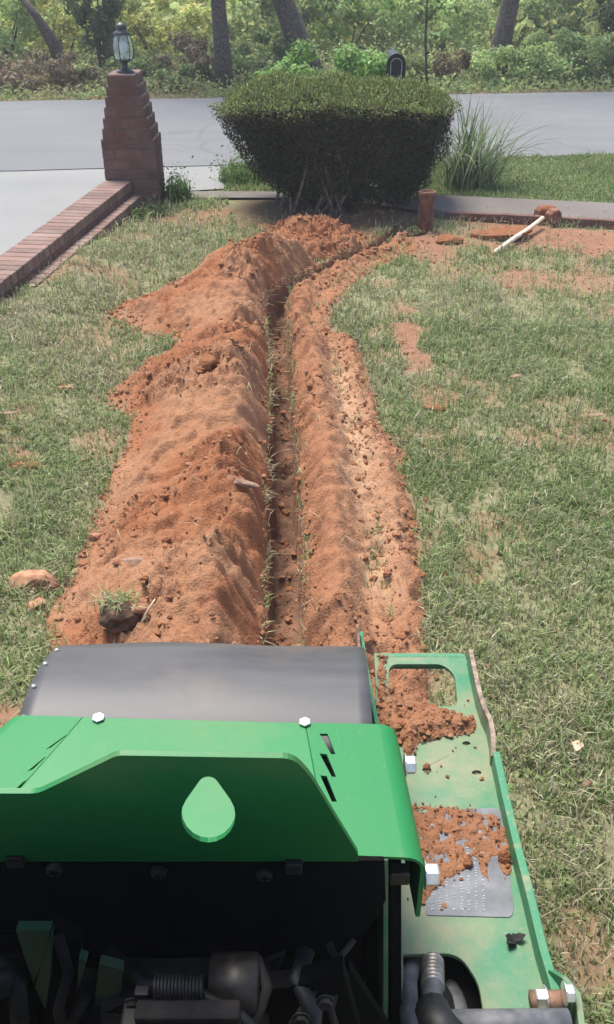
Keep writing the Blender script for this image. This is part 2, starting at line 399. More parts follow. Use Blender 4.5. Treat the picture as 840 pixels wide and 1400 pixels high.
def _near(poly, p):
    q = gz(*p); return min(range(len(poly)), key=lambda i: (poly[i][0] - q.x) ** 2 + (poly[i][1] - q.y) ** 2)
LEFT_OUT = LEFT[1:_near(LEFT, (520, 330)) + 1]; RIGHT_OUT = RIGHT[1:_near(RIGHT, (560, 325)) + 1]
LEFT = LEFT_OUT + TR[::-1]; RIGHT = RIGHT_OUT + TR[::-1]
def ell(px, py, rx, ry): c = gz(px, py); return c.x, c.y, abs(gz(px + rx, py).x - c.x), abs(gz(px, py - ry).y - c.y)
BARE = [ell(*e) for e in [(560, 465, 30, 50, ), (710, 318, 150, 26), (600, 340, 60, 26), (810, 330, 80, 22), (715, 380, 80, 20), (810, 385, 60, 22), (600, 545, 40, 22), (470, 300, 110, 22), (270, 296, 70, 12), (640, 372, 60, 14), (150, 460, 45, 20), (160, 500, 30, 22), (40, 635, 26, 8), (140, 610, 36, 36), (30, 395, 50, 22), (5, 985, 40, 26), (175, 330, 40, 10), (545, 690, 30, 40), (520, 455, 22, 18), (440, 890, 150, 60), (810, 1300, 70, 70), (100, 490, 60, 26), (760, 470, 60, 14)]]
BAREW = [1.0, 1.0, 1.0, 1.0, .85, .75, .7, 1.0, .8, .6, .5, .55, .9, .6, .9, .9, .5, .5, .5, .8, .6, .45, .4]
LAWN_Y = 7.35
def groundz(X, Y):
    z = 0.022 * fbm(X, Y, 1.3, 3, 5) * sstep(9, 7, Y)
    z = z + 0.095 * sstep(-0.85, -1.35, X) * sstep(6.3, 5.2, Y) * sstep(-0.16, -0.06, X - wallx(Y))
    return z
def tnoise(X, Y): return 0.05 * fbm(X, Y, 8, 4, 2, 0.62) + 0.012 * fbm(X, Y, 26, 3, 202)
def tdrop(X, Y):
    t_ = trench_t(X, Y) + tnoise(X, Y)
    return 0.19 * sstep(TRW / 2 + 0.008, TRW / 2 - 0.014, t_) * (1 + 1.0 * fbm(X, Y, 4, 4, 8) + 0.5 * fbm(X, Y, 18, 3, 208)) * sstep(6.35, 5.9, Y)
def trench_t(X, Y): return pdist(X, Y, TR)
def bareness(X, Y):
    b = np.zeros(X.shape)
    n = fbm(X, Y, 6, 4, 33)
    for (cx, cy, rx, ry), wt in zip(BARE, BAREW):
        q = np.hypot((X - cx) / rx, (Y - cy) / ry) + n * 1.5
        b = np.maximum(b, wt * sstep(1.2, 0.45, q))
    sc = sstep(0.08, 0.24, fbm(X, Y, 2.6, 4, 71))
    b = np.maximum(b, 0.6 * sc)
    return b
def wallx(Y): return -1.275 - 0.1125 * (6.73 - Y)          # right face of the driveway wall
def heap(X, Y, poly, outer_slope, inner_slope, cap, kind):
    ins = inside(X, Y, poly)
    d = pdist(X, Y, LEFT_OUT if kind == 'l' else RIGHT_OUT); tr0 = pdist(X, Y, TR) + tnoise(X, Y) - TRW / 2 - 0.006; ins &= tr0 > 0; tr = np.maximum(tr0, 0)
    dd = d + 0.09 * fbm(X, Y, 8, 4, 12, 0.6)
    return ins, np.maximum(dd, 0), tr
def left_h(X, Y):
    ins, d, tr = heap(X, Y, LEFT, 0, 0, 0, 'l')
    cap = 0.228 - 0.12 * sstep(4.8, 5.9, Y) + 0.08 * fbm(X, Y, 1.6, 2, 3)
    a = tr * 1.75 + 0.008; b = d * 0.50
    v = Y + 0.55 * tr + 0.25 * fbm(X, Y, 2, 2, 71)
    pil_ = fbm(v, v * 0 + 3.7, 2.1, 2, 15); cap = cap * (1 + 1.1 * pil_) + 0.045 * sstep(0.0, 0.5, (v * 1.7 + 0.6 * fbm(v, v * 0, 0.9, 2, 19)) % 1.0) * (1 - sstep(0.86, 1.0, (v * 1.7 + 0.6 * fbm(v, v * 0, 0.9, 2, 19)) % 1.0)) - 0.02
    cap = np.maximum(cap, 0.04)
    k = 0.022
    h = -k * np.log(np.exp(-a / k) + np.exp(-b / k) + np.exp(-cap / k))
    rug = np.abs(fbm(X, Y, 11, 4, 21))
    st = fbm(X * 0.35, Y * 4.0, 5.0, 3, 44)                 # rills running down the slope
    cr = fbm(X, Y, 42, 3, 77)
    lum = fbm(X, Y, 5.5, 4, 23, 0.55)
    q = fbm(X, Y, 2.4, 3, 37) * 7; saw = q - np.floor(q); saw = sstep(0.0, 0.12, saw) * (1 - saw)
    h = h + (0.030 * (0.13 - rug) + 0.085 * lum + 0.15 * fbm(X, Y, 2.4, 2, 24) + 0.030 * saw + (0.024 + 0.085 * sstep(0.0, 0.16, fbm(X, Y, 3, 3, 91))) * cr + 0.025 * fbm(X, Y, 110, 2, 79) + (0.20 * st + 0.10 * (0.15 - np.abs(fbm(X * .3, Y * 3.2, 9.0, 3, 45)))) * sstep(0.26, 0.04, tr)) * sstep(0.0, 0.07, h)
    return np.where(ins, h - 0.004, -1)
def right_h(X, Y):
    ins, d, tr = heap(X, Y, RIGHT, 0, 0, 0, 'r')
    wdt = d + tr
    u = tr / np.maximum(wdt, 1e-3)
    cap = 0.098 * np.exp(-((u - 0.27) / 0.20) ** 2) + 0.034 * np.exp(-((u - 0.86) / 0.16) ** 2) + 0.012 + 0.03 * fbm(X, Y, 3, 2, 9) * sstep(0.3, 0.1, np.abs(u - 0.3))
    cap = cap * (1 - 0.55 * sstep(4.2, 5.2, Y)) * (1 + 0.9 * fbm(Y, Y * 0, 1.6, 3, 63))
    a = tr * 2.0 + 0.006; b = d * 0.95; k = 0.014
    h = -k * np.log(np.exp(-a / k) + np.exp(-b / k) + np.exp(-np.maximum(cap, 0.008) / k))
    h = h + (0.055 * (0.12 - np.abs(fbm(X, Y, 12, 4, 61))) + 0.03 * (0.12 - np.abs(fbm(X, Y, 26, 3, 66))) + 0.012 * fbm(X, Y, 110, 2, 79) + 0.055 * fbm(X, Y, 6, 3, 64) + 0.045 * fbm(X, Y, 45, 3, 78) + 0.10 * fbm(X * .4, Y * 3, 6, 3, 47) * sstep(.14, .03, tr)) * sstep(0.0, 0.03, h)
    return np.where(ins, h - 0.002, -1), u

def onsoil(px, py, lift=0.0):
    d = ray(px, py); t = np.linspace(1.2, 9, 3000); X_, Y_, Z_ = d.x * t, d.y * t, CAMH + d.z * t
    h = groundz(X_, Y_) + np.maximum(np.maximum(left_h(X_, Y_), right_h(X_, Y_)[0]), 0)
    i = int(np.argmax(Z_ < h)); return Vector((X_[i], Y_[i], h[i] + lift))

# ------------------------------------------------------------------ ground sheet
def axis(segs):
    out = []
    for a, b, st in segs: out += list(np.arange(a, b - 1e-6, st))
    return np.array(out)
xs = axis([(-2.6, -0.75, 0.035), (-0.75, -0.16, 0.02), (-0.16, 0.62, 0.0105), (0.62, 2.6, 0.03), (2.6, 2.61, 0.01)])
ext = np.array([3.2, 4, 5.5, 8, 12, 20, 40, 90, 200, 500]); xs = np.concatenate([-ext[::-1], xs, ext])
ys = np.concatenate([[-500, -100, -30, -10, -4, -1.5, -0.5, 0, 0.4], axis([(0.7, 7.4, 0.0155), (7.4, 9.6, 0.08)]), [10.5, 12, 14, 18, 25, 40, 80, 200, 500, 900]])
X, Y = np.meshgrid(xs, ys); Z = groundz(X, Y)
tt = trench_t(X, Y) + tnoise(X, Y)
Z = Z - tdrop(X, Y)
pit = gz(553, 312); Z = Z - 0.12 * sstep(0.19, 0.06, np.hypot(X - pit.x, (Y - pit.y) * 0.8))
hb = bareness(X, Y)
lh = left_h(X, Y); rh, _u = right_h(X, Y)
hb = np.where((lh > -0.5) | (rh > -0.5) | (tt < 0.12), 1.0, hb)
Z = Z + 0.02 * np.abs(fbm(X, Y, 16, 4, 90)) * (hb > 0.6) * (Y < 7)
Z[(Y > 7.35)] = np.minimum(Z[(Y > 7.35)], 0.0)
sdark = sstep(1.15, 0.6, np.hypot((X - 0.28) / 0.9, (Y - 6.75) / 0.75)) * 0.75  # darker ground in an oval under the hedge
sdark = np.maximum(sdark, np.clip(sstep(-0.03, -0.22, Z), 0, 1) * 0.5)  # ground colour darkens with depth in trench and pit
sdark = np.maximum(sdark, sstep(11.5, 12.5, Y) * 0.7)
nx, ny = len(xs), len(ys); idx = np.arange(nx * ny).reshape(ny, nx)
F = np.stack([idx[:-1, :-1], idx[:-1, 1:], idx[1:, 1:], idx[1:, :-1]], -1).reshape(-1, 4)
g = npmesh('ground', np.stack([X, Y, Z], -1).reshape(-1, 3), F, 'ground', smooth=True, attrs={'bare': hb, 'soil_dark': sdark})
tag(g, kind='structure')

# ------------------------------------------------------------------ spoil on both sides of the trench
def heapmesh(name, fn, x0, x1, y0, y1, st, pale_fn=None, below=0.02):
    xs = np.arange(x0, x1, st); ys = np.arange(y0, y1, st * 1.15); X, Y = np.meshgrid(xs, ys)
    h = fn(X, Y); u = None
    if isinstance(h, tuple): h, u = h
    zb = groundz(X, Y); ok = h > -0.5; h2 = np.where(ok, h, -below)
    Zm = zb + h2
    # soften the drop at the rim
    idx = np.arange(X.size).reshape(X.shape)
    q = ok[:-1, :-1] | ok[:-1, 1:] | ok[1:, 1:] | ok[1:, :-1]
    F = np.stack([idx[:-1, :-1], idx[:-1, 1:], idx[1:, 1:], idx[1:, :-1]], -1)[q]
    used = np.unique(F); rm = np.full(X.size, -1); rm[used] = np.arange(len(used))
    V = np.stack([X, Y, Zm], -1).reshape(-1, 3)[used]
    pl = (pale_fn(X, Y, u) if pale_fn else np.zeros(X.shape)).reshape(-1)[used]
    return npmesh(name, V, rm[F], 'soil', smooth=True, attrs={'pale': pl})
o = heapmesh('soil_heap', left_h, -1.1, 0.7, 1.2, 6.6, 0.0085, lambda X, Y, u: 0.22 * sstep(-0.05, 0.2, fbm(X, Y, 3, 3, 55)))
tag(o, kind='stuff')
def rpale(X, Y, u):
    return np.clip(0.62 * np.exp(-((u - 0.62) / 0.2) ** 2) * sstep(1.6, 2.3, Y) * sstep(4.6, 3.2, Y) * (0.75 + 1.2 * fbm(X, Y, 6, 3, 31)) + 0.12, 0, 1)
o = heapmesh('soil_bank', right_h, -0.15, 1.1, 1.2, 6.6, 0.0085, rpale)
tag(o, kind='stuff')

# crumbs and clods
ICO_V, ICO_F = None, None
_b = bmesh.new(); bmesh.ops.create_icosphere(_b, subdivisions=1, radius=1.0); ICO_V = np.array([v.co[:] for v in _b.verts]); ICO_F = np.array([[v.index for v in f.verts] for f in _b.faces]); _b.free()
def clods(name, P, r, m='clod', parent=None, flat=0.7):
    n = len(P); s = r[:, None, None] * RNG.uniform(0.6, 1.3, (n, 1, 3)) * np.array([1, 1, flat])
    V = ICO_V[None] * RNG.uniform(0.72, 1.25, (n, 12 if len(ICO_V) == 12 else len(ICO_V), 1)) * s + P[:, None, :]
    Fc = (ICO_F[None] + (np.arange(n) * len(ICO_V))[:, None, None]).reshape(-1, 3)
    return npmesh(name, V.reshape(-1, 3), Fc, m, parent, attrs={'pale': np.repeat(RNG.uniform(0, 0.25, n), len(ICO_V))})
px = RNG.uniform(-1.1, 0.75, 60000); py = RNG.uniform(1.3, 6.5, 60000)
l = left_h(px, py); r_, u_ = right_h(px, py); hz = np.maximum(l, r_)
cl = fbm(px, py, 3, 3, 91) + 0.5
keep = (hz > -0.003) & (RNG.uniform(0, 1, 60000) < 0.95 * np.clip(cl * 3.2 - 1.35, 0, 1) + 0.40 * (hz < 0.05)); keep &= (np.cumsum(keep) < 20000)
P = np.stack([px, py, groundz(px, py) + hz], -1)[keep]
rr = 0.0020 + 0.017 * RNG.power(0.2, len(P)) * RNG.uniform(0.3, 1, len(P))
tag(clods('soil_clods', P + np.array([0, 0, 0.002]), rr), kind='stuff')
px = RNG.uniform(-1.8, 2.3, 60000); py = RNG.uniform(1.5, 6.6, 60000)
b_ = bareness(px, py); near = np.minimum(pdist(px, py, LEFT_OUT), pdist(px, py, RIGHT_OUT))
keep = (((b_ > 0.55) & (RNG.uniform(0, 1, 60000) < .08)) | (RNG.uniform(0, 1, 60000) < .75 * np.exp(-near / .035))) & (px > wallx(py) + 0.1)
P = np.stack([px, py, groundz(px, py) + 0.006], -1)[keep]
tag(clods('scattered_crumbs', P, 0.002 + 0.013 * RNG.power(0.2, len(P))), kind='stuff')

def leafcloud(P, size, cols, aspect=0.55, upbias=0.5, nrm=None):
    n = len(P); nr = RNG.normal(0, 1, (n, 3)); nr[:, 2] += upbias * 1.5
    if nrm is not None: nr = nr * 0.75 + nrm * 1.3
    nr /= np.linalg.norm(nr, axis=1)[:, None] + 1e-9
    t = RNG.normal(0, 1, (n, 3)); t -= nr * (t * nr).sum(1)[:, None]; t /= np.linalg.norm(t, axis=1)[:, None] + 1e-9
    b = np.cross(nr, t); s = size[:, None]
    V = np.stack([P - t * s * 0.5, P + b * s * aspect * 0.5 + t * s * 0.05, P + t * s * 0.5 - nr * s * 0.12, P - b * s * aspect * 0.5 + t * s * 0.05], 1)
    F = np.arange(n * 4).reshape(n, 4)
    return V.reshape(-1, 3), F, np.repeat(cols, 4, 0)
def jitcol(n, base, v=0.3, hue=0.12):
    c = np.array(base)[None] * RNG.uniform(1 - v, 1 + v, (n, 1)); c[:, 0] *= RNG.uniform(1 - hue, 1 + hue * 2, n); return np.clip(c, 0.003, 0.9)
tx_, ty_ = np.array(TR)[:, 0], np.array(TR)[:, 1]
py = RNG.uniform(1.4, 5.4, 800); px = np.interp(py, ty_[:8], tx_[:8]) + RNG.normal(0, .030, 800)
P = np.stack([px, py, groundz(px, py) - tdrop(px, py) + .004], -1); P = P[(trench_t(px, py) < TRW / 2 + .01)]
tag(clods('trench_crumbs', P, .003 + .014 * RNG.power(.25, len(P))), kind='stuff')

# ------------------------------------------------------------------ grass
def blades(name, P, hgt, wid, lean, cols, m='grass', parent=None, az=None):
    n = len(P); a = RNG.uniform(0, 2 * np.pi, n) if az is None else az
    d = np.stack([np.cos(a), np.sin(a), np.zeros(n)], -1); s = np.stack([-np.sin(a + RNG.normal(0, .5, n)), np.cos(a), np.zeros(n)], -1)
    up = np.array([0, 0, 1.0])
    b0 = P; m1 = P + d * (lean * hgt * 0.28)[:, None] + up * (hgt * 0.58 * (1 - 0.25 * lean))[:, None]
    t1 = P + d * (lean * hgt * 0.95)[:, None] + up * (hgt * (1 - 0.62 * lean))[:, None]
    w2 = (wid / 2)[:, None]
    V = np.stack([b0 - s * w2, b0 + s * w2, m1 - s * w2 * 0.8, m1 + s * w2 * 0.8, t1], 1)
    k = (np.arange(n) * 5)[:, None]
    F = np.concatenate([k + np.array([0, 1, 3]), k + np.array([0, 3, 2]), k + np.array([2, 3, 4])], 0)
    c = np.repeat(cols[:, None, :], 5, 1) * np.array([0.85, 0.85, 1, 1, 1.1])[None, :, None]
    return npmesh(name, V.reshape(-1, 3), F, m, parent, colors=c.reshape(-1, 3))
def gcol(n, x, y, straw=0.24):
    g1 = np.array([0.195, 0.26, 0.092]); g2 = np.array([0.36, 0.42, 0.19]); st = np.array([0.52, 0.47, 0.32])
    q = np.clip(RNG.normal(0.45, 0.28, n) + 0.9 * fbm(x, y, 1.5, 3, 101), 0, 1)[:, None]
    c = g1 * (1 - q) + g2 * q
    sm = RNG.uniform(0, 1, n) < np.clip(straw + 0.9 * fbm(x, y, 2.2, 3, 140) + 0.16 * sstep(-0.5, -1.2, x) * sstep(2.8, 3.8, y), 0.05, 0.75)
    c = np.where(sm[:, None], st * RNG.uniform(0.55, 1.15, (n, 1)), c)
    return c * RNG.uniform(0.75, 1.2, (n, 1))
def lawn_pts(n, x0, x1, y0, y1):
    x = RNG.uniform(x0, x1, n); y = RNG.uniform(y0, y1, n)
    vis = np.abs(x) < 0.40 * np.hypot(y, 1.5) + 0.35
    x, y = x[vis], y[vis]
    b = bareness(x, y); clump = fbm(x, y, 9, 3, 150)
    k = RNG.uniform(0, 1, len(x)) < np.clip(1 - b * 1.05 + 0.0 * clump, 0, 1) * np.clip(0.62 + 1.9 * clump, 0.10, 1)
    ins = inside(x, y, LEFT) | inside(x, y, RIGHT)
    tr = trench_t(x, y) + tnoise(x, y)
    fr = (tr > TRW / 2 - 0.004) & (tr < TRW / 2 + 0.028) & (RNG.uniform(0, 1, len(x)) < 0.9 * np.clip(0.03 + 1.7 * fbm(x, y, 5, 3, 152), 0, 0.45)) & (y < 5.6)
    lhh = np.maximum(left_h(x, y), right_h(x, y)[0])
    edge = ins & (lhh < 0.014) & (RNG.uniform(0, 1, len(x)) < 0.25)
    k &= (~ins | edge); k |= fr
    k &= (tr > TRW / 2 - 0.004)
    hx = np.hypot((x - 0.28) / 0.95, (y - 6.75) / 0.72); k &= hx > 0.95 + 0.3 * clump
    k &= x > wallx(y) + 0.015 + 0.07 * (y > 5.15)
    k &= ~((x > 0.85) & (y > 6.22 + 0.12 * (x < 1.4))) & (y < 6.93)
    return x[k], y[k], fr[k]
xa, ya, fa = [], [], []
for n, a in ((250000, (-1.0, 1.7, 0.8, 2.6)), (190000, (-1.6, 2.1, 2.6, 4.3)), (140000, (-2.2, 2.7, 4.3, 6.95))):
    q = lawn_pts(n, *a); xa.append(q[0]); ya.append(q[1]); fa.append(q[2])
x, y, fr = np.concatenate(xa), np.concatenate(ya), np.concatenate(fa); n = len(x)
sz = 0.8 + 0.16 * y
hg = RNG.gamma(4.0, 0.0088, n) * (0.75 + 0.10 * y) * (1 + 0.9 * fbm(x, y, 5, 3, 160)); hg = np.where(fr, hg * 0.95, hg)
wd = RNG.uniform(0.0022, 0.0050, n) * sz
P = np.stack([x, y, groundz(x, y) - 0.003], -1)
lean = np.clip(RNG.beta(1.7, 2.2, n) * 1.05, 0, 0.98)
gc = gcol(n, x, y); sw = fr & (RNG.uniform(0, 1, n) < .8); gc[sw] = np.array([.40, .33, .20]) * RNG.uniform(.6, 1.1, (sw.sum(), 1))
tcx = np.interp(y, [q[1] for q in TR], [q[0] for q in TR]); az_ = np.where(fr, np.where(x < tcx, 0.0, np.pi) + RNG.normal(0, 1.0, n), RNG.uniform(0, 6.2832, n)); lean = np.where(fr, np.clip(lean + .3, 0, 1.3), lean)
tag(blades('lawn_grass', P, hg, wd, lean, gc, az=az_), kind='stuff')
print('lawn blades', n)
cx_ = RNG.uniform(-1.9, 2.3, 150); cy_ = RNG.uniform(1.0, 6.3, 150); k_ = RNG.integers(0, 150, 3200)
x = cx_[k_] + RNG.normal(0, .035, 3200); y = cy_[k_] + RNG.normal(0, .035, 3200)
ok = ~(inside(x, y, LEFT) | inside(x, y, RIGHT)) & (trench_t(x, y) > .09) & (x > wallx(y) + .1); x, y = x[ok], y[ok]
V, F, cc = leafcloud(np.stack([x, y, groundz(x, y) + RNG.uniform(.008, .04, len(x))], -1), RNG.uniform(.010, .022, len(x)), jitcol(len(x), (.17, .24, .085), .3), .7, 1.5)
tag(npmesh('lawn_weeds', V, F, 'leaf', colors=cc), kind='stuff')
# straw and dead stalks on the soil and lawn
n = 7500; x = RNG.uniform(-1.7, 2.2, n); y = 0.9 + 5.6 * RNG.uniform(0, 1, n) ** 1.3
l = np.maximum(left_h(x, y), right_h(x, y)[0]); ins = l > -0.5
k = (trench_t(x, y) > 0.06) & (~ins | (RNG.uniform(0, 1, n) < 0.35)) & (x > wallx(y) + 0.1); x, y, l = x[k], y[k], l[k]; n = len(x)
P = np.stack([x, y, groundz(x, y) + np.where(l > -0.5, l + 0.004, 0.022)], -1)
tag(blades('dead_straw', P, RNG.uniform(0.03, 0.11, n), RNG.uniform(0.0016, 0.0032, n) * (0.8 + 0.12 * y), RNG.uniform(1.0, 1.5, n) * 0 + RNG.uniform(0.9, 1.35, n), np.array([0.44, 0.36, 0.23]) * RNG.uniform(0.5, 1.1, (n, 1))), kind='stuff')

# ------------------------------------------------------------------ road, driveway, walkway
def sheet(name, pts, z, m, kind='structure', th=None):
    V = [(*p, z) for p in pts]
    if th: mb = MB().plate(V, [], (0, 0, -th)); o = mb.build(name, m, bevel=0.008)
    else: o = mk(name, V, [tuple(range(len(V)))], m, fix=False)
    if kind: o['kind'] = kind
    return o
NA, NB = G2([(0, 236), (840, 213)]); FA, FB = G2([(0, 140), (840, 127)])
def ext2(a, b, x):
    s = (b[1] - a[1]) / (b[0] - a[0]); return (x, a[1] + s * (x - a[0]))
nL = ext2(NA, NB, -60); nR = ext2(NA, NB, 60); fL = ext2(FA, FB, -60); fR = ext2(FA, FB, 60)
nxs = np.linspace(-6, 6, 160)
near = [(xx, ext2(NA, NB, xx)[1] + 0.035 * float(fbm(np.array([xx]), np.array([0.0]), 3, 3, 5)[0])) for xx in nxs]
far = [(xx, ext2(FA, FB, xx)[1] + 0.09 * float(fbm(np.array([xx]), np.array([3.0]), 2, 3, 6)[0])) for xx in np.linspace(8, -8, 160)]
sheet('road', [nL] + near + [nR, fR] + far + [fL], 0.014, 'asphalt')
def nearY(x): return ext2(NA, NB, x)[1]
drive = [(-60, nL[1]), (-0.70, nearY(-0.70)), (-0.66, 7.32), (-1.02, 7.22), (-1.45, 7.05), (wallx(6.73) - 0.18, 6.75), (wallx(3.0) - 0.18, 3.0), (wallx(0) - 0.18, -3), (-60, -3)]
sheet('driveway', drive, 0.008, 'concrete')
wk = [(0.80, 6.58), (1.02, 6.40), (1.37, 6.335), (2.02, 6.19), (4.0, 5.76), (4.0, 6.30), (2.15, 6.70), (1.5, 6.83), (1.0, 6.93)]
sheet('walkway', wk, 0.048, 'path', th=0.07)
wk2 = [(-1.03, 6.99), (-0.3, 6.97), (0.30, 6.88), (0.795, 6.585), (0.995, 6.93), (0.3, 7.12), (-0.4, 7.19), (-1.0, 7.19)]
sheet('walkway', wk2, 0.016, 'path')

# ------------------------------------------------------------------ brickwork
def brick_data(name, d, m):
    b = bmesh.new(); bmesh.ops.create_cube(b, size=1.0)
    for v in b.verts: v.co = Vector((v.co.x * d[0], v.co.y * d[1], v.co.z * d[2]))
    bmesh.ops.bevel(b, geom=b.edges[:], offset=0.0035, segments=1, affect='EDGES')
    me = bpy.data.meshes.new(name); b.to_mesh(me); b.free(); me.materials.append(M[m]); return me
_cache = {}
def brick(parent, loc, d, m, rz=0.0):
    key = (tuple(round(v, 3) for v in d), m)
    if key not in _cache: _cache[key] = brick_data('brick', d, m)
    o = bpy.data.objects.new('brick', _cache[key]); COL.objects.link(o); o.parent = parent
    j = 0.0015
    o.location = Vector(loc) - parent.location + Vector((random.uniform(-j, j), random.uniform(-j, j), random.uniform(-j, j) * .5)); o.rotation_euler = (0, 0, rz + random.uniform(-.006, .006)); return o
PXC, PY0, PY1 = -1.28, 6.70, 7.03
pil = empty('brick_pillar', (PXC, (PY0 + PY1) / 2, 0), 'dark red brick pillar with stepped shoulders and a lantern on top, beside the driveway', 'pillar')
CH = 0.069; J = 0.009
core = MB()
for c in range(13):
    hw = 0.195 if c < 7 else 0.195 - 0.0155 * (c - 6)
    z = c * CH + CH / 2 - 0.004
    core.box((PXC, (PY0 + PY1) / 2, z), (2 * hw - 0.012, PY1 - PY0 - 0.012, CH + 0.0004 * (c % 2)))
    hb_ = CH - J
    # front and back rows
    for yy, sgn in ((PY0 + 0.0475, 0), (PY1 - 0.0475, 1)):
        cuts = [-hw]; xq = -hw + (0.195 if (c + sgn) % 2 == 0 else 0.095)
        while xq < hw - 0.05: cuts.append(xq); xq += 0.204
        cuts.append(hw)
        for a, b in zip(cuts[:-1], cuts[1:]):
            brick(pil, (PXC + (a + b) / 2, yy, z), (b - a - J, 0.095, hb_), 'brick')
    for sgn in (-1, 1):
        ylen = PY1 - PY0 - 0.19 - J * 2
        brick(pil, (PXC + sgn * (hw - 0.048), (PY0 + PY1) / 2, z), (0.096, ylen, hb_), 'brick')
core.build('mortar', 'mortar', pil)
TOPZ = 13 * CH - 0.004

def wallrun(root, mcore, y0, y1, xoff_r, width, ztop, cap_m, side_m, zbase, pitch):
    ang = math.atan2(-0.1125, -1.0); rz = math.atan(0.1125) * -1
    L = (y1 - y0)
    sl_ = 0.1125
    nb = int(L / pitch)
    for i in range(nb):
        yy = y1 - (i + 0.5) * pitch; xc = wallx(yy) + xoff_r - width / 2
        brick(root, (xc, yy, ztop - 0.03), (width, pitch - J, 0.06), cap_m, rz)
    V = []
    for yy in (y0, y1):
        for xx in (wallx(yy) + xoff_r - width + 0.006, wallx(yy) + xoff_r - 0.006):
            V += [(xx, yy, zbase), (xx, yy, ztop - 0.005)]
    mk('mortar', V, [(0, 1, 3, 2), (4, 6, 7, 5), (0, 4, 5, 1), (2, 3, 7, 6), (1, 5, 7, 3), (0, 2, 6, 4)], mcore, root)
    z = ztop - 0.06 - CH / 2
    odd = 0
    while z > zbase - 0.02:
        yy = y1 - (0.102 if odd else 0.0)
        while yy > y0 + 0.12:
            yc = yy - 0.102
            brick(root, (wallx(yc) + xoff_r - 0.0475, yc, z), (0.095, 0.204 - J, CH - J), side_m, rz)
            yy -= 0.204
        z -= CH; odd ^= 1
wl = empty('low_brick_wall', (wallx(5.2), 5.2, 0), 'low brick kerb wall with wide pale cap running from the pillar along the driveway', 'wall')
wallrun(wl, 'mortar_pale', 3.3, 6.695, 0.0, 0.195, 0.20, 'brickpale', 'brick', 0.0, 0.079)
wl2 = empty('brick_ledge', (wallx(5.9) + 0.04, 5.9, 0), 'lower narrow brick ledge sinking into the lawn beside the kerb wall', 'ledge')
wallrun(wl2, 'mortar_pale', 4.6, 6.695, 0.072, 0.069, 0.105, 'brickpale', 'brick', -0.02, 0.079)
ed = empty('path_edging', (1.7, 6.27, 0), 'dark brick edging along the front of the walkway', 'edging')
fe = [(1.02, 6.40), (1.37, 6.335), (2.02, 6.19), (4.0, 5.76)]
for (a, b) in zip(fe[:-1], fe[1:]):
    L = math.hypot(b[0] - a[0], b[1] - a[1]); n_ = max(1, int(L / 0.205)); rz = math.atan2(b[1] - a[1], b[0] - a[0])
    for i in range(n_):
        t = (i + .5) / n_; brick(ed, (a[0] + (b[0] - a[0]) * t + 0.025 * math.sin(rz), a[1] + (b[1] - a[1]) * t - 0.03, 0.022), (L / n_ - 0.006, 0.05, 0.075), 'brick', rz)

# ------------------------------------------------------------------ lantern on the pillar
lc = Vector((PXC + 0.008, 6.84, TOPZ))
la = empty('post_lantern', lc, 'grey metal lantern with clear glass sides standing on the brick pillar', 'lantern')
MB().lathe(lc, [(0.062, 0), (0.062, 0.008), (0.048, 0.014), (0.028, 0.022), (0.022, 0.03), (0.022, 0.062), (0.034, 0.07), (0.06, 0.074), (0.06, 0.082)], 18).build('base', 'lantern', la, True)
MB().lathe(lc, [(0.056, 0.082), (0.066, 0.12), (0.068, 0.16), (0.060, 0.205), (0.050, 0.235)], 18).build('glass_shade', 'glass', la, True)
for k in range(6):
    a = k * math.pi / 3 + 0.3
    MB().tube([lc + Vector((r * math.cos(a), r * math.sin(a), z)) for r, z in [(0.060, 0.08), (0.070, 0.12), (0.072, 0.16), (0.064, 0.205), (0.053, 0.238)]], 0.0035, 6).build('frame_bar', 'lantern', la, True)
MB().lathe(lc, [(0.058, 0.235), (0.058, 0.243), (0.042, 0.256), (0.036, 0.262), (0.038, 0.275), (0.040, 0.285), (0.030, 0.298), (0.014, 0.305), (0.006, 0.31)], 18).build('roof', 'lantern', la, True)
MB().lathe(lc, [(0.012, 0.082), (0.014, 0.11), (0.026, 0.14), (0.030, 0.165), (0.022, 0.19), (0.008, 0.20)], 14).build('bulb', 'bulb', la, True)

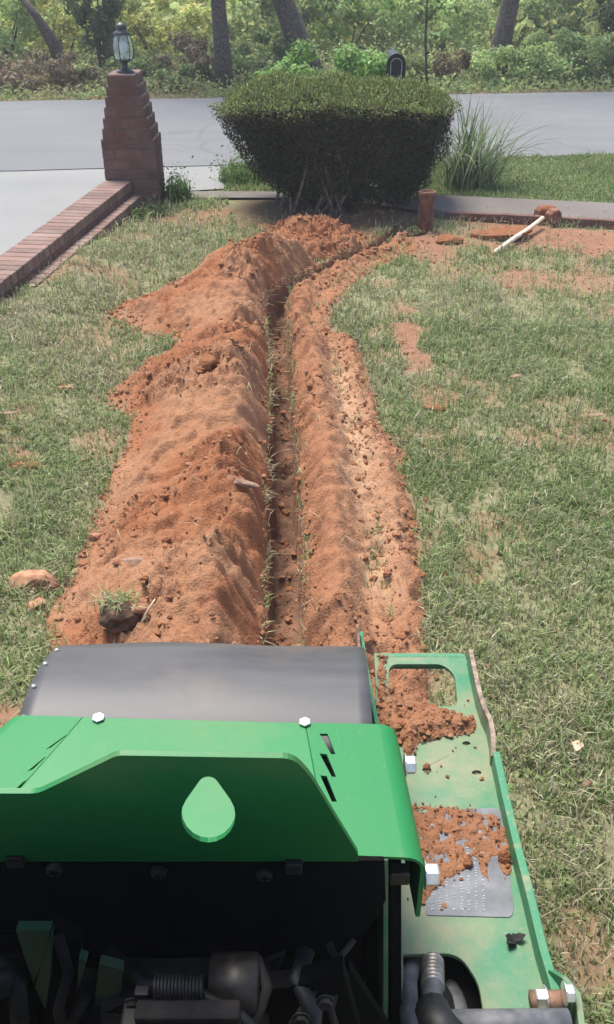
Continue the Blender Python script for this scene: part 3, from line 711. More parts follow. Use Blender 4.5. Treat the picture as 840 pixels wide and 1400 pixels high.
# ------------------------------------------------------------------ foliage
def clumps(n, c, rad, nclump, rs=0.45):
    """points spread through an uneven crown made of many clumps"""
    c = np.array(c); rad = np.array(rad)
    d = RNG.normal(0, 1, (nclump, 3)); d /= np.linalg.norm(d, axis=1)[:, None]
    cc = c + d * rad * (RNG.uniform(0.25, 0.95, (nclump, 1)) ** 0.6); cr = RNG.uniform(0.55, 1.2, nclump) * rs
    cc[:, 2] = np.maximum(cc[:, 2], 0.05)
    k = RNG.integers(0, nclump, n); d = RNG.normal(0, 1, (n, 3)); d /= np.linalg.norm(d, axis=1)[:, None]
    P = cc[k] + d * (cr[k] * RNG.uniform(0.2, 1.0, n) ** 0.5)[:, None] * (rad / rad.mean()) ** 0.5
    tint = RNG.uniform(0.7, 1.3, nclump)[k]
    return P, d, tint
def shrub(name, c, rad, n, leaf, col, label, cat='bush', nclump=14, rs=None, stems=4, aspect=0.55, group=None, stem_m='bark', vary=0.3):
    rs = rs or 0.42 * float(np.mean(rad))
    e = empty(name, (c[0], c[1], 0), label, cat, group)
    P, d, tint = clumps(n, c, rad, nclump, rs); k = P[:, 2] > 0.01; P, d, tint = P[k], d[k], tint[k]
    V, F, cc = leafcloud(P, leaf * RNG.uniform(0.6, 1.35, len(P)), jitcol(len(P), col, vary) * tint[:, None], aspect, 0.5, d)
    npmesh('foliage', V, F, 'leaf', e, colors=cc)
    mb = MB()
    for i in range(stems):
        a = random.uniform(0, 6.28); q = random.uniform(0.3, 0.8)
        tip = Vector((c[0] + rad[0] * q * math.cos(a), c[1] + rad[1] * q * math.sin(a), c[2] + rad[2] * random.uniform(-.1, .5)))
        b0 = Vector((c[0] + random.uniform(-.08, .08) * rad[0], c[1] + random.uniform(-.08, .08), -0.02)); md = b0.lerp(tip, .5) + Vector((0, 0, 0.15 * rad[2]))
        mb.tube([b0, md, tip], [0.014 * (1 + rad[2]), 0.010 * (1 + rad[2]), 0.003], 6)
    mb.build('stem', stem_m, e, True); return e

# clipped hedge
HC = (0.21, 6.80)
hd = empty('clipped_hedge', (HC[0], HC[1], 0), 'large clipped boxwood hedge, wider at its top, in front of the road', 'hedge')
def hedge_bounds(z):
    t = np.clip((z - 0.10) / 0.62, 0, 1)
    xl = -0.16 - 0.50 * t ** 0.6; xr = 0.84 + 0.22 * t ** 0.6
    yh = 0.26 + 0.34 * t ** 0.7
    return xl, xr, yh
def hedge_top(x, y=0.0):
    u = (x - 0.1) / 0.80; return 0.845 - 0.05 * np.abs(np.clip(u, -2, 2)) ** 2.2 - 0.13 * sstep(-0.30, -0.68, x) - 0.02 * sstep(0.2, 1.0, x) - 0.07 * sstep(0.80, 1.08, x) - 0.13 * np.clip(np.abs(y) / 0.6, 0, 1.2) ** 2.2 + 0.02
n = 420000
x = RNG.uniform(-0.74, 1.14, n); y = RNG.uniform(-0.66, 0.66, n); z = RNG.uniform(0.02, 0.95, n)
xl, xr, yh = hedge_bounds(z); top = hedge_top(x, y) + 0.10 * fbm(x, y, 5, 4, 5)
xc, xh = (xl + xr) / 2, (xr - xl) / 2
q = (np.abs((x - xc) / xh) ** 2.7 + np.abs(y / yh) ** 2.7) ** (1 / 2.7)
lump = 0.28 * fbm(x + z, y - z, 5, 3, 13)
depth = np.minimum((1 + lump - q) * 0.6, (top - z))              # distance in from the surface
k = (depth > -0.004) & (RNG.uniform(0, 1, n) < np.where(depth < 0.06, 1.0, np.where(depth < 0.14, 0.4, 0.03)))
k &= RNG.uniform(0, 1, n) < sstep(0.0, 0.14, z + 0.10 * fbm(x, y, 4, 3, 20)) + 0.1
x, y, z, top, q, depth, xc, xh, yh = (a[k] for a in (x, y, z, top, q, depth, xc, xh, yh))
nrm = np.stack([np.sign(x - xc) * np.abs((x - xc) / xh) ** 2.2, np.sign(y) * np.abs(y / yh) ** 2.2, np.zeros(len(x))], -1)
topm = (top - z) < 0.07
nrm[topm] = nrm[topm] * 0.3 + np.array([0, 0, 0.9])
n = len(x)
newg_lit = np.clip(1 - (top - z) / 0.10, 0, 1)[:, None] * RNG.uniform(0.3, 1, (n, 1))  # pale new top growth, with top light and side shade put into colour
cc = jitcol(n, (0.032, 0.036, 0.018), 0.3) * (1 - newg_lit) + jitcol(n, (0.20, 0.24, 0.075), 0.3) * newg_lit
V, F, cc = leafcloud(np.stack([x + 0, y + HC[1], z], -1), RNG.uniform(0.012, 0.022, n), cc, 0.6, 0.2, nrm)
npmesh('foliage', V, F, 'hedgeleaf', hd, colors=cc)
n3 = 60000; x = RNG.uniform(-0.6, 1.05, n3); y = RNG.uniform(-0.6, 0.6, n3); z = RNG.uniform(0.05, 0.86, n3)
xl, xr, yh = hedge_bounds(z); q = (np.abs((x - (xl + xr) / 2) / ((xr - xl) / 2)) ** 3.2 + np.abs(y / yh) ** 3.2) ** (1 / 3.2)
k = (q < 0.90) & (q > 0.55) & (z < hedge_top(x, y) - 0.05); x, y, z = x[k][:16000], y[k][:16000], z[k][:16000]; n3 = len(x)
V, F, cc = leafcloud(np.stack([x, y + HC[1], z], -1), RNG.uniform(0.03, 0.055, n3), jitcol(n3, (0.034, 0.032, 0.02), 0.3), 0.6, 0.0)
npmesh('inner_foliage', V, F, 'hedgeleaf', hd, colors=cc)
# upright new shoots on the clipped top
n2 = 9000; sx = RNG.uniform(-0.58, 1.0, n2); sy = RNG.uniform(-0.58, 0.58, n2)
P = np.stack([sx, sy + HC[1], hedge_top(sx, sy) + 0.10 * fbm(sx, sy, 5, 4, 5) - 0.012], -1)
xl, xr, yh = hedge_bounds(P[:, 2]); k = (np.abs((sx - (xl + xr) / 2) / ((xr - xl) / 2)) ** 3.2 + np.abs(sy / yh) ** 3.2) < 0.97; P = P[k]
blades('shoots', P, 0.012 + RNG.gamma(2.0, 0.010, len(P)), RNG.uniform(0.004, 0.009, len(P)), RNG.uniform(0, 0.5, len(P)), jitcol(len(P), (0.21, 0.26, 0.08), 0.3), 'hedgeleaf', hd)
mb = MB()
for i in range(90):
    a = random.uniform(0, 6.28); b0 = Vector((0.12 + random.gauss(0, .16), HC[1] - 0.12 + random.gauss(0, .08), -0.02))
    tx = 0.21 + 0.72 * math.cos(a) * random.uniform(.4, 1); ty = HC[1] + 0.5 * math.sin(a) * random.uniform(.4, 1)
    tip = Vector((tx, ty, random.uniform(0.35, 0.8))); md = b0.lerp(tip, .45) + Vector((random.uniform(-.04, .04), 0, random.uniform(-.02, .05)))
    mb.tube([b0, md, tip], [random.uniform(.009, .018), .008, .002], 6)
mb.build('stem', 'stem', hd, True)

# big strap-leaved grass beside the hedge
og = gz(645, 262); og.y += 0.12
e = empty('ornamental_grass', (og.x, og.y, 0), 'tall arching clump of ornamental grass at the right end of the hedge', 'ornamental grass')
def strap(base, az, L, w0, arch, elev0):
    pts = []; p = Vector(base); el = elev0; ns = 9
    for i in range(ns + 1):
        pts.append(p.copy()); el -= arch * (0.35 + 1.5 * (i / ns) ** 1.4) / ns
        p = p + Vector((math.cos(az) * math.cos(el), math.sin(az) * math.cos(el), math.sin(el))) * (L / ns)
    s = Vector((-math.sin(az), math.cos(az), 0)); V, F = [], []
    for i, p in enumerate(pts):
        ww = w0 * (0.75 + 0.5 * i / ns if i < 3 else 1.1 * (1 - ((i - 2) / (ns - 1.8)) ** 1.6)) / 2
        V += [p - s * ww, p + Vector((0, 0, -ww * 0.5)), p + s * ww]
    for i in range(ns):
        for j in (0, 1): F.append((i * 3 + j, i * 3 + j + 1, i * 3 + j + 4, i * 3 + j + 3))
    return V, F
for i in range(250):
    az = random.uniform(0, 6.28); L = random.choice([random.uniform(.3, .5), random.uniform(.5, .85), random.uniform(.6, .85)])
    el = R(random.uniform(58, 90)); bs = (og.x + random.gauss(0, .085), og.y + random.gauss(0, .07), 0.0)
    arch = random.uniform(0.3, 2.4)
    V, F = strap(bs, az, L, random.uniform(.008, .017), arch, el)
    q = random.random(); c = np.array((0.10, 0.15, 0.065)) * (0.7 + 0.8 * q) if random.random() < .7 else np.array((0.30, 0.33, 0.22))
    npmesh('blade', V, F, 'grass', e, smooth=True, colors=np.tile(c, (len(V), 1)))
for az, L, arch, el in ((0.15, .92, 1.5, 62), (-0.1, .85, 2.5, 66), (0.3, .95, 1.2, 55), (-.35, .8, 2.2, 60), (.6, .9, 1.9, 68), (3.5, .55, 2.9, 75), (0.05, .8, 1.0, 50)):
    V, F = strap((og.x + .03, og.y, 0), az, L, .014, arch, R(el)); npmesh('blade', V, F, 'grass', e, smooth=True, colors=np.tile(np.array((0.11, 0.15, 0.075)), (len(V), 1)))

# verge grass on the far side of the walkway
n = 60000; x = RNG.uniform(-0.7, 4.2, n); y = RNG.uniform(6.4, 9.6, n)
bk = np.interp(x, [-1, -.4, .3, 1, 1.5, 2.15, 4.2], [7.22, 7.22, 7.14, 6.95, 6.85, 6.72, 6.3])
k = (y > bk + 0.01) & (y < NA[1] + (NB[1] - NA[1]) / (NB[0] - NA[0]) * (x - NA[0]) - 0.01 + 0.08 * fbm(x, y, 3, 3, 9)) & ~((x < -0.66) & (y > 7.3)); x, y = x[k], y[k]; n = len(x)
cg = np.array([0.20, 0.28, 0.10]) * RNG.uniform(0.7, 1.25, (n, 1)) * (1 + 0.6 * fbm(x, y, 1.5, 3, 8))[:, None]
sm = RNG.uniform(0, 1, n) < 0.15; cg[sm] = np.array([0.34, 0.31, 0.19])
tag(blades('verge_grass', np.stack([x, y, groundz(x, y)], -1), RNG.uniform(.03, .075, n), RNG.uniform(.006, .011, n), RNG.uniform(.1, .8, n), cg), kind='stuff')

# weeds near the pillar and the hedge
def weed(name, px, py, hgt, rad, nb, col, label, cat='weeds', dy=0.0):
    c = gz(px, py); c.y += dy
    e = empty(name, (c.x, c.y, 0), label, cat)
    n = nb; a = RNG.uniform(0, 6.28, n); rr = rad * RNG.uniform(0, 1, n) ** .6
    P = np.stack([c.x + rr * np.cos(a), c.y + rr * np.sin(a), np.zeros(n)], -1)
    blades('blade_tuft', P, RNG.uniform(.3, 1, n) * hgt, RNG.uniform(.006, .012, n), RNG.uniform(.1, .8, n), jitcol(n, col, .3), 'grass', e)
    m_ = nb * 2; P = np.stack([c.x + RNG.normal(0, rad * .55, m_), c.y + RNG.normal(0, rad * .5, m_), np.abs(RNG.normal(0, hgt * .42, m_)) + .01], -1)
    V, F, cc = leafcloud(P, RNG.uniform(.015, .035, m_), jitcol(m_, col, .35), .5, .5); npmesh('foliage', V, F, 'leaf', e, colors=cc)
    return e
weed('weed_clump', 243, 276, .26, .10, 260, (0.09, 0.17, 0.05), 'leafy weed clump against the right side of the brick pillar')
weed('weed_clump', 330, 258, .24, .20, 420, (0.11, 0.19, 0.055), 'wide patch of weeds at the left end of the hedge', dy=.25)
weed('weed_clump', 205, 296, .10, .12, 200, (0.10, 0.15, 0.055), 'low grassy tuft at the foot of the brick pillar')
weed('weed_clump', 188, 302, .08, .05, 90, (0.10, 0.16, 0.055), 'small grass tuft beside the brick ledge')

# shrub just beyond the hedge
shrub('leafy_shrub', (0.13, 7.95, 0.62), (0.66, 0.35, 0.46), 6500, .048, (0.21, 0.35, 0.11), 'bright green leafy shrub rising directly behind the hedge', nclump=34, rs=.17)
# mailbox
mbx = gy(541, 108, 7.75)
e = empty('mailbox', (mbx.x, mbx.y, 0), 'black arch-topped mailbox on a post behind the hedge', 'mailbox')
def arch(y, w_, h0, h1, n_=10): return [(mbx.x - w_, y, h0)] + [(mbx.x - w_ * math.cos(math.pi * i / n_), y, h1 + w_ * math.sin(math.pi * i / n_)) for i in range(n_ + 1)] + [(mbx.x + w_, y, h0)]
zb = mbx.z - 0.02; zt = gy(541, 74, 7.75).z
MB().plate(arch(7.75, .068, zb, zt - .068), [], (0, 0.45, 0)).build('body', 'mailbox', e, bevel=.004)
ins_ = arch(7.742, .047, zb + .02, zt - .07)
MB().plate(arch(7.738, .075, zb - .005, zt - .068), [ins_[::-1]], (0, 0.03, 0)).build('rim', 'mailbox', e, bevel=.003)
MB().plate(arch(7.733, .047, zb + .022, zt - .072), [arch(7.733, .040, zb + .03, zt - .072)[::-1]], (0, 0.02, 0)).build('rim_edge', 'mailedge', e)
MB().box((mbx.x, 7.95, zb / 2), (.09, .09, zb)).build('post', 'bark', e, bevel=.004)
# thin bare stem beyond the hedge
s0 = gy(583, 118, 8.3); s1 = gy(582, 50, 8.3)
e = empty('sapling', (s0.x, 8.3, 0), 'slender sapling with a bare stem standing behind the right half of the hedge', 'sapling')
MB().tube([(s0.x, 8.3, 0), (s0.x + .004, 8.3, s0.z), (s1.x, 8.3, s1.z), (s1.x - .01, 8.3, s1.z + .5)], [.013, .011, .010, .006], 8).build('trunk', 'bark', e, True)
P, d, ti = clumps(700, (s1.x, 8.3, s1.z + .45), (.35, .3, .3), 10, .14)
V, F, cc = leafcloud(P, RNG.uniform(.03, .06, len(P)), jitcol(len(P), (.10, .19, .05)) * ti[:, None]); npmesh('crown', V, F, 'leaf', e, colors=cc)

# ------------------------------------------------------------------ far roadside
def ptD(px, D): # x for a photo column at a given distance and about knee height
    d = ray(px, 90); return d.x / d.y * D
def tree(name, px0, D, rad, lean, label, crown_c, crown_r, col, nleaf=1000, htop=4.6):
    x0 = ptD(px0, D); e = empty(name, (x0, D, 0), label, 'tree')
    mb = MB(); pts = []; rads = []
    for i in range(9):
        t = i / 8; pts.append((x0 + lean * t * htop + .03 * math.sin(5 * t + px0), D + .05 * math.sin(3 * t), -0.05 + htop * t)); rads.append(rad * (1.35 - .35 * min(1, t * 5)) * (1 - .45 * t))
    mb.tube(pts, rads, 12)
    tp = Vector(pts[-1])
    mb.build('trunk', 'bark', e, True)
    for k in range(5):
        a = k * 1.3 + px0; st_ = Vector(pts[5 + k % 3]); en = tp + Vector((1.1 * math.cos(a), 1.0 * math.sin(a), random.uniform(.1, 1.2)))
        MB().tube([st_, st_.lerp(en, .5) + Vector((0, 0, .2)), en], [rad * .4, rad * .25, rad * .08], 7).build('limb', 'bark', e, True)
    P, d, ti = clumps(nleaf, (tp.x, tp.y, tp.z + .8), crown_r, 26, .6); V, F, cc = leafcloud(P, RNG.uniform(.09, .17, len(P)), jitcol(len(P), col) * ti[:, None], .6, .5, d)
    npmesh('crown', V, F, 'leaf', e, colors=cc); return e
tree('roadside_tree', 303, 13.35, .105, -.02, 'straight dark trunk rising left of the hedge across the road', None, (1.7, 1.5, 1.2), (.06, .11, .03))
tree('roadside_tree', 428, 14.3, .16, -.42, 'leaning grey trunk above the middle of the hedge across the road', None, (1.6, 1.5, 1.2), (.06, .12, .03))
tree('roadside_tree', 678, 14.5, .14, .10, 'dark split trunk behind the bright bushes right of the hedge', None, (1.6, 1.5, 1.2), (.07, .13, .035))
tree('roadside_tree', 158, 16.0, .15, .0, 'shaded trunk directly behind the lantern across the road', None, (1.8, 1.5, 1.3), (.05, .10, .03))
# leaning dead limb at far left
a, b = gy(75, 62, 14.0), gy(28, -6, 14.0)
e = empty('fallen_branch', (a.x, 14.0, 0), 'grey dead branch leaning in the brush at the upper left corner', 'branch')
MB().tube([(a.x + .12, 14.0, 0.05), (a.x, 14.0, a.z), a.lerp(b, .5) + Vector((0, 0, .04)), b], [.11, .10, .06, .045], 9).build('limb', 'bark', e, True)
MB().tube([a + Vector((.02, -.02, -.05)), a + Vector((.22, -.1, -.32))], [.06, .03], 7).build('twig', 'bark', e, True)

GR1, GR2, YG, DK, BR = (.33, .45, .17), (.22, .30, .12), (.46, .50, .16), (.09, .13, .06), (.19, .155, .10)
SH = [ # px, D, z centre, radii, leaves, leaf, colour, clumps, label
 (40, 13.4, .22, (.9, .5, .24), 2600, .07, BR, 22, 'rust brown brush at the road edge in the far left'),
 (165, 13.5, .18, (.7, .45, .2), 2000, .07, GR2, 18, 'low dull green bush at the road edge behind the pillar'),
 (258, 13.9, .30, (.55, .45, .3), 1900, .07, BR, 16, 'brown dead bush at the road edge between pillar and hedge'),
 (228, 13.3, .16, (.40, .3, .18), 1300, .06, GR2, 12, 'small blue green weed bush at the road edge right of the lantern'),
 (350, 14.3, .36, (.60, .5, .36), 2600, .075, GR2, 18, 'dark green shrub across the road above the left end of the hedge'),
 (215, 16.0, .65, (.9, .6, .5), 2400, .085, YG, 20, 'sunlit yellow green bush right of the lantern'),
 (85, 16.2, .7, (.9, .6, .55), 2600, .085, YG, 22, 'sunlit yellow green bush left of the lantern'),
 (12, 15.6, .8, (.6, .6, .55), 2200, .085, GR1, 18, 'green bush behind the brush at the upper left corner'),
 (140, 14.8, 1.0, (.45, .5, .8), 2200, .085, DK, 16, 'dark shaded evergreen bush directly left of the lantern'),
 (375, 17.0, .9, (1.0, .7, .7), 2600, .09, GR2, 20, 'mid green bush between the straight trunk and the leaning trunk'),
 (480, 17.2, .7, (1.1, .7, .55), 3000, .09, GR1, 24, 'pale green bush right of the leaning trunk'),
 (590, 17.4, .6, (1.1, .7, .5), 3000, .09, GR1, 24, 'loose green bush behind the sapling'),
 (615, 13.9, .20, (.36, .35, .24), 1500, .06, (.14, .115, .06), 14, 'thin brownish bush at the road edge right of the sapling'),
 (683, 13.9, .24, (.55, .5, .25), 3000, .06, GR1, 24, 'rounded bright bush at the road edge under the split trunk'),
 (748, 14.1, .34, (.66, .55, .36), 4000, .06, GR1, 30, 'largest bright green bush at the road edge right of the hedge'),
 (812, 14.0, .32, (.42, .5, .34), 2200, .06, GR2, 16, 'darker green bush at the road edge near the right border'),
 (862, 14.3, .22, (.5, .4, .22), 1500, .06, (.12, .20, .05), 14, 'low light green bush cut by the right border'),
 (765, 18.0, .8, (1.2, .8, .6), 3000, .09, (.12, .18, .06), 22, 'tall pale bush behind the bright bushes on the right'),
 (832, 16.0, .95, (.36, .5, .42), 1900, .09, DK, 14, 'dark bush in the upper right corner'),
 (545, 14.1, .18, (.6, .4, .2), 1900, .065, (.15, .20, .06), 16, 'low yellowish brush across the road above the mailbox'),
]
for px_, D, zc, rad, nl, lf, col, ncl, lab in SH:
    shrub('roadside_bush', (ptD(px_, D), D, zc), rad, nl, lf, col, lab, 'bush', ncl, rs=.36 * float(np.mean(rad)))
# undergrowth mass along the far road edge, then the wood behind
n = 46000; x = RNG.uniform(-9, 9, n); D0 = FA[1] + (FB[1] - FA[1]) / (FB[0] - FA[0]) * (x - FA[0]); y = D0 + 0.1 + 7.5 * RNG.uniform(0, 1, n) ** 1.2
z = np.abs(RNG.normal(0, 1, n)) * (0.07 + 0.035 * (y - D0)) * (1 + 1.6 * fbm(x, y, 1.1, 3, 4))
tn = (np.clip(0.35 - 2.4 * fbm(x, y, 0.8, 3, 40) - 0.14 * (x + 1.5), 0, 1) * sstep(4.0, 0.5, y - D0))[:, None]
cc = jitcol(n, (.26, .34, .13), .35) * (1 - tn) + jitcol(n, (.22, .155, .10), .35) * tn
V, F, cc = leafcloud(np.stack([x, y, z + .01], -1), RNG.uniform(.04, .10, n), cc, .5, .6)
tag(npmesh('undergrowth', V, F, 'leaf', colors=cc), kind='stuff')
n = 42000; x = RNG.uniform(-17, 17, n); y = RNG.uniform(17.5, 24, n); z = RNG.uniform(0, 1, n) ** 1.2 * (0.6 + (y - 17.5) * .55)
k = fbm(x * 1.0 + y * .3, z, .55, 4, 80) > -0.09; x, y, z = x[k], y[k], z[k]; n = len(x)
tn = np.clip(0.5 + 2.2 * fbm(x, z, .5, 3, 41), 0, 1)[:, None]
cc = jitcol(n, (.27, .36, .13), .35) * (1 - tn) + jitcol(n, (.46, .52, .20), .3) * tn
V, F, cc = leafcloud(np.stack([x, y, z], -1), RNG.uniform(.14, .34, n), cc, .6, .4)
tag(npmesh('woodland', V, F, 'leaf', colors=cc), kind='stuff')
hv = [(-400, 26, -.5), (400, 26, -.5), (400, 60, 9), (-400, 60, 9), (-400, 300, 16), (400, 300, 16)]
o = mk('hillside', hv, [(0, 1, 2, 3), (3, 2, 5, 4)], simple('hillside_green', (.22, .28, .10), .95, var=.35, scale=2.0), fix=False); o['kind'] = 'structure'

# ------------------------------------------------------------------ post, hammer and loose pieces near the walkway
pp = gz(581, 316); MBp = MB().lathe((pp.x, pp.y, 0), [(.050, -.05), (.051, .1), (.052, .215), (.058, .225), (.060, .25), (.057, .262), (.050, .266), (.046, .262), (.044, .24)], 22)
o = MBp.build('short_post', 'claypost', None, True); tag(o, 'short round clay-stained pipe standing in red soil under the hedge', 'pipe')
hA, hB = gz(676, 346, .02), gz(742, 300, .06)
e = empty('sledgehammer', (hB.x, hB.y, 0), 'sledgehammer with pale wooden handle and clay-caked head lying by the walkway', 'hammer')
MB().tube([hA, hA.lerp(hB, .35) + Vector((0, 0, .006)), hA.lerp(hB, .7), hB + Vector((0, 0, .01))], [.017, .0155, .015, .0145], 12).build('handle', 'wood', e, True)
dh = (hB - hA).normalized(); rot = Matrix.Rotation(math.atan2(dh.y, dh.x) + R(62), 3, 'Z')
hc = gz(749, 293, .065)
V = []; F = []
prof = [(-.095, .040), (-.085, .050), (-.04, .052), (0, .046), (.04, .052), (.085, .050), (.095, .040)]
for i, (xx, r_) in enumerate(prof):
    for k in range(8):
        t = math.pi / 8 + k * math.pi / 4; V.append(hc + rot @ Vector((xx, r_ * 1.08 * math.cos(t), r_ * 1.08 * math.sin(t) + .0)))
for i in range(len(prof) - 1):
    for k in range(8): F.append((i * 8 + k, i * 8 + (k + 1) % 8, (i + 1) * 8 + (k + 1) % 8, (i + 1) * 8 + k))
F += [tuple(range(8)), tuple((len(prof) - 1) * 8 + k for k in range(8))]
hdm = mk('head', V, F, 'clayhead', e, bevel=.006)
cV, cF = blob(hc + Vector((0.0, -.005, .03)), .055, 8, .25, 2, (1.1, .8, .6)); mk('caked_clay', cV, cF, 'clod', e, True)
c = gz(615, 329, .02); V, F = angular(c, .09, 31, (1.0, .7, .5)); o = mk('clay_chunk', V, F, 'clay_lump'); tag(o, 'blocky chunk of red clay on bare soil between the pipe and the hammer', 'clay chunk')
# thin curled slab of clay
c = gz(686, 322, .01); V = []; F = []; ns = 24
for i in range(ns):
    a = i / ns * 6.283; V.append((c.x + .20 * math.cos(a) * (1 + .12 * math.sin(3 * a)), c.y + .13 * math.sin(a) * (1 + .1 * math.cos(2 * a + 1)), c.z + .028 + .018 * math.sin(a + 2)))
o = MB().plate(V, [], (0, 0, -.022)).build('clay_slab', 'clay_lump', None, False, .006); tag(o, 'flat curled slab of red clay lying just left of the hammer handle', 'clay slab')
# stones, chips, leaves
def rock(px, py, z, r, sc, seed, label, m='stone', cat='stone', rot=0.0, name='stone', amp=.22):
    c = onsoil(px, py, r * sc[2] * .35); V, F = angular(c, r * 1.2, seed, sc, rot); o = mk(name, V, F, m, None, False); return tag(o, label, cat)
rock(52, 803, .03, .062, (1.15, .75, .62), 3, 'largest tan lump of clay on the grass at the left edge of the heap', cat='clay lump', name='clay_lump', m='stone')
rock(50, 830, .012, .028, (1.1, .8, .6), 4, 'small tan lump just below the largest lump at the left', cat='clay lump', name='clay_lump')
rock(288, 500, .155, .04, (1, .8, .7), 5, 'dark angular stone on the upper left heap near the trench', m='clod', cat='stone')
rock(277, 508, .14, .026, (1.5, .7, .5), 6, 'flat stone tucked against the dark stone on the heap', m='clod')
rock(186, 770, .085, .027, (1.6, .55, .4), 7, 'pale flat chip half buried on the lower left heap', m='bits', cat='chip', name='bark_chip', rot=-.3)
rock(332, 664, .12, .033, (1.7, .45, .35), 8, 'long curved bark chip beside the trench on the left heap', m='bits', cat='chip', name='bark_chip', rot=-.5)
rock(88, 532, .015, .035, (1.4, .8, .4), 9, 'flat tan stone lying alone in the left lawn', m='stone')
rock(30, 640, .01, .045, (1.5, .7, .35), 14, 'small spill of red clay in the left lawn', m='clod', cat='clay lump', name='clay_lump')
rock(597, 560, .01, .04, (1.4, .7, .35), 15, 'red clay lump on the grass right of the bank', m='clod', cat='clay lump', name='clay_lump')
rock(132, 648 + 88, .03, .018, (1.2, .8, .7), 16, 'little clay crumb at the foot of the left heap', m='stone', cat='clay lump', name='clay_lump')
# sod clump with grass on it
c = onsoil(166, 856, .028); e = empty('sod_clump', (c.x, c.y, 0), 'dark upturned sod clump with grass roots at the bottom of the left heap', 'sod')
V, F = blob(c, .052, 21, .3, 3, (1.05, .8, .85), 3.5); mk('soil_ball', V, F, 'sod', e, False)
n = 160; P = np.stack([c.x - .005 + RNG.normal(0, .025, n), c.y + .015 + RNG.normal(0, .018, n), np.full(n, c.z + .025)], -1)
blades('grass_tuft', P, RNG.uniform(.03, .07, n), RNG.uniform(.002, .004, n), RNG.uniform(.3, 1, n), gcol(n, P[:, 0], P[:, 1], .5), 'grass', e)
V, F = blob(c + Vector((.048, .0, .028)), .022, 24, .2, 2, (1.2, .8, .6)); o = mk('stone', V, F, 'stone', None, True); tag(o, 'pale pebble resting against the sod clump', 'stone')
a = onsoil(194, 850); b = a + Vector((.035, .03, .05))
o = MB().tube([a, a.lerp(b, .5) + Vector((.002, 0, .006)), b], [.003, .0028, .002], 6).build('twig', 'straw', None, True); tag(o, 'thin pale twig standing beside the sod clump', 'twig')
def leafobj(px, py, z, L, w_, rz, m, label, cat='leaf', curl=.3, name='dead_leaf', seed=0):
    c = gz(px, py, z); V, F = [], []; rs = random.Random(seed); nn = 7
    for i in range(nn + 1):
        t = i / nn; ww = w_ * math.sin(math.pi * min(max(t, .04), .97)) ** .8 * rs.uniform(.75, 1.1)
        for s in (-1, 0, 1):
            p = Vector(((t - .5) * L, s * ww / 2, abs(s) * ww * curl + .25 * L * curl * (2 * t - 1) ** 2 + rs.uniform(-.002, .002)))
            V.append(c + Matrix.Rotation(rz, 3, 'Z') @ p)
    for i in range(nn):
        for j in (0, 1): F.append((i * 3 + j, i * 3 + j + 1, i * 3 + j + 4, i * 3 + j + 3))
    o = mk(name, V, F, m, None, True, fix=False); so_ = o.modifiers.new('thick', 'SOLIDIFY'); so_.thickness = .0012; return tag(o, label, cat)
leafobj(789, 1022, .035, .036, .030, 1.2, 'deadleaf', 'pale tan dry leaf lying on the grass right of the machine', seed=1, curl=.5)
leafobj(803, 1072, .03, .026, .014, .8, 'rust', 'small reddish dry leaf below the pale leaf in the grass', seed=2)
leafobj(706, 516, .05, .06, .03, .2, 'brownleaf', 'brown dead leaf in the right lawn left of another by the border', seed=3)
leafobj(815, 569, .05, .07, .03, .1, 'brownleaf', 'brown dead leaf in the right lawn close to the right border', seed=4)
leafobj(10, 566, .11, .09, .02, .1, 'brownleaf', 'dark dead leaf at the left border of the lawn', seed=5)

# ------------------------------------------------------------------ the trencher
HZ, DZ = 0.80, 0.50
T = empty('trencher', (-0.05, 0.75, 0), 'green walk-behind trencher with grey rubber flap and soil on its deck', 'trencher')
V3 = lambda pts, z: [gz(a, b, z) for a, b in pts]
th = Vector((0, 0, -.004))
def hexbolt(c, ax, r, h, washer=True, m='steel', parent=None):
    ax = Vector(ax).normalized(); c = Vector(c); mb = MB()
    if washer: mb.tube([c, c + ax * .002], r * 1.25, 16)
    mb.tube([c + ax * .002, c + ax * (h * .85), c + ax * h], [r, r, r * .86], 6)
    return mb.build('bolt', m, parent or T, bevel=.0006)
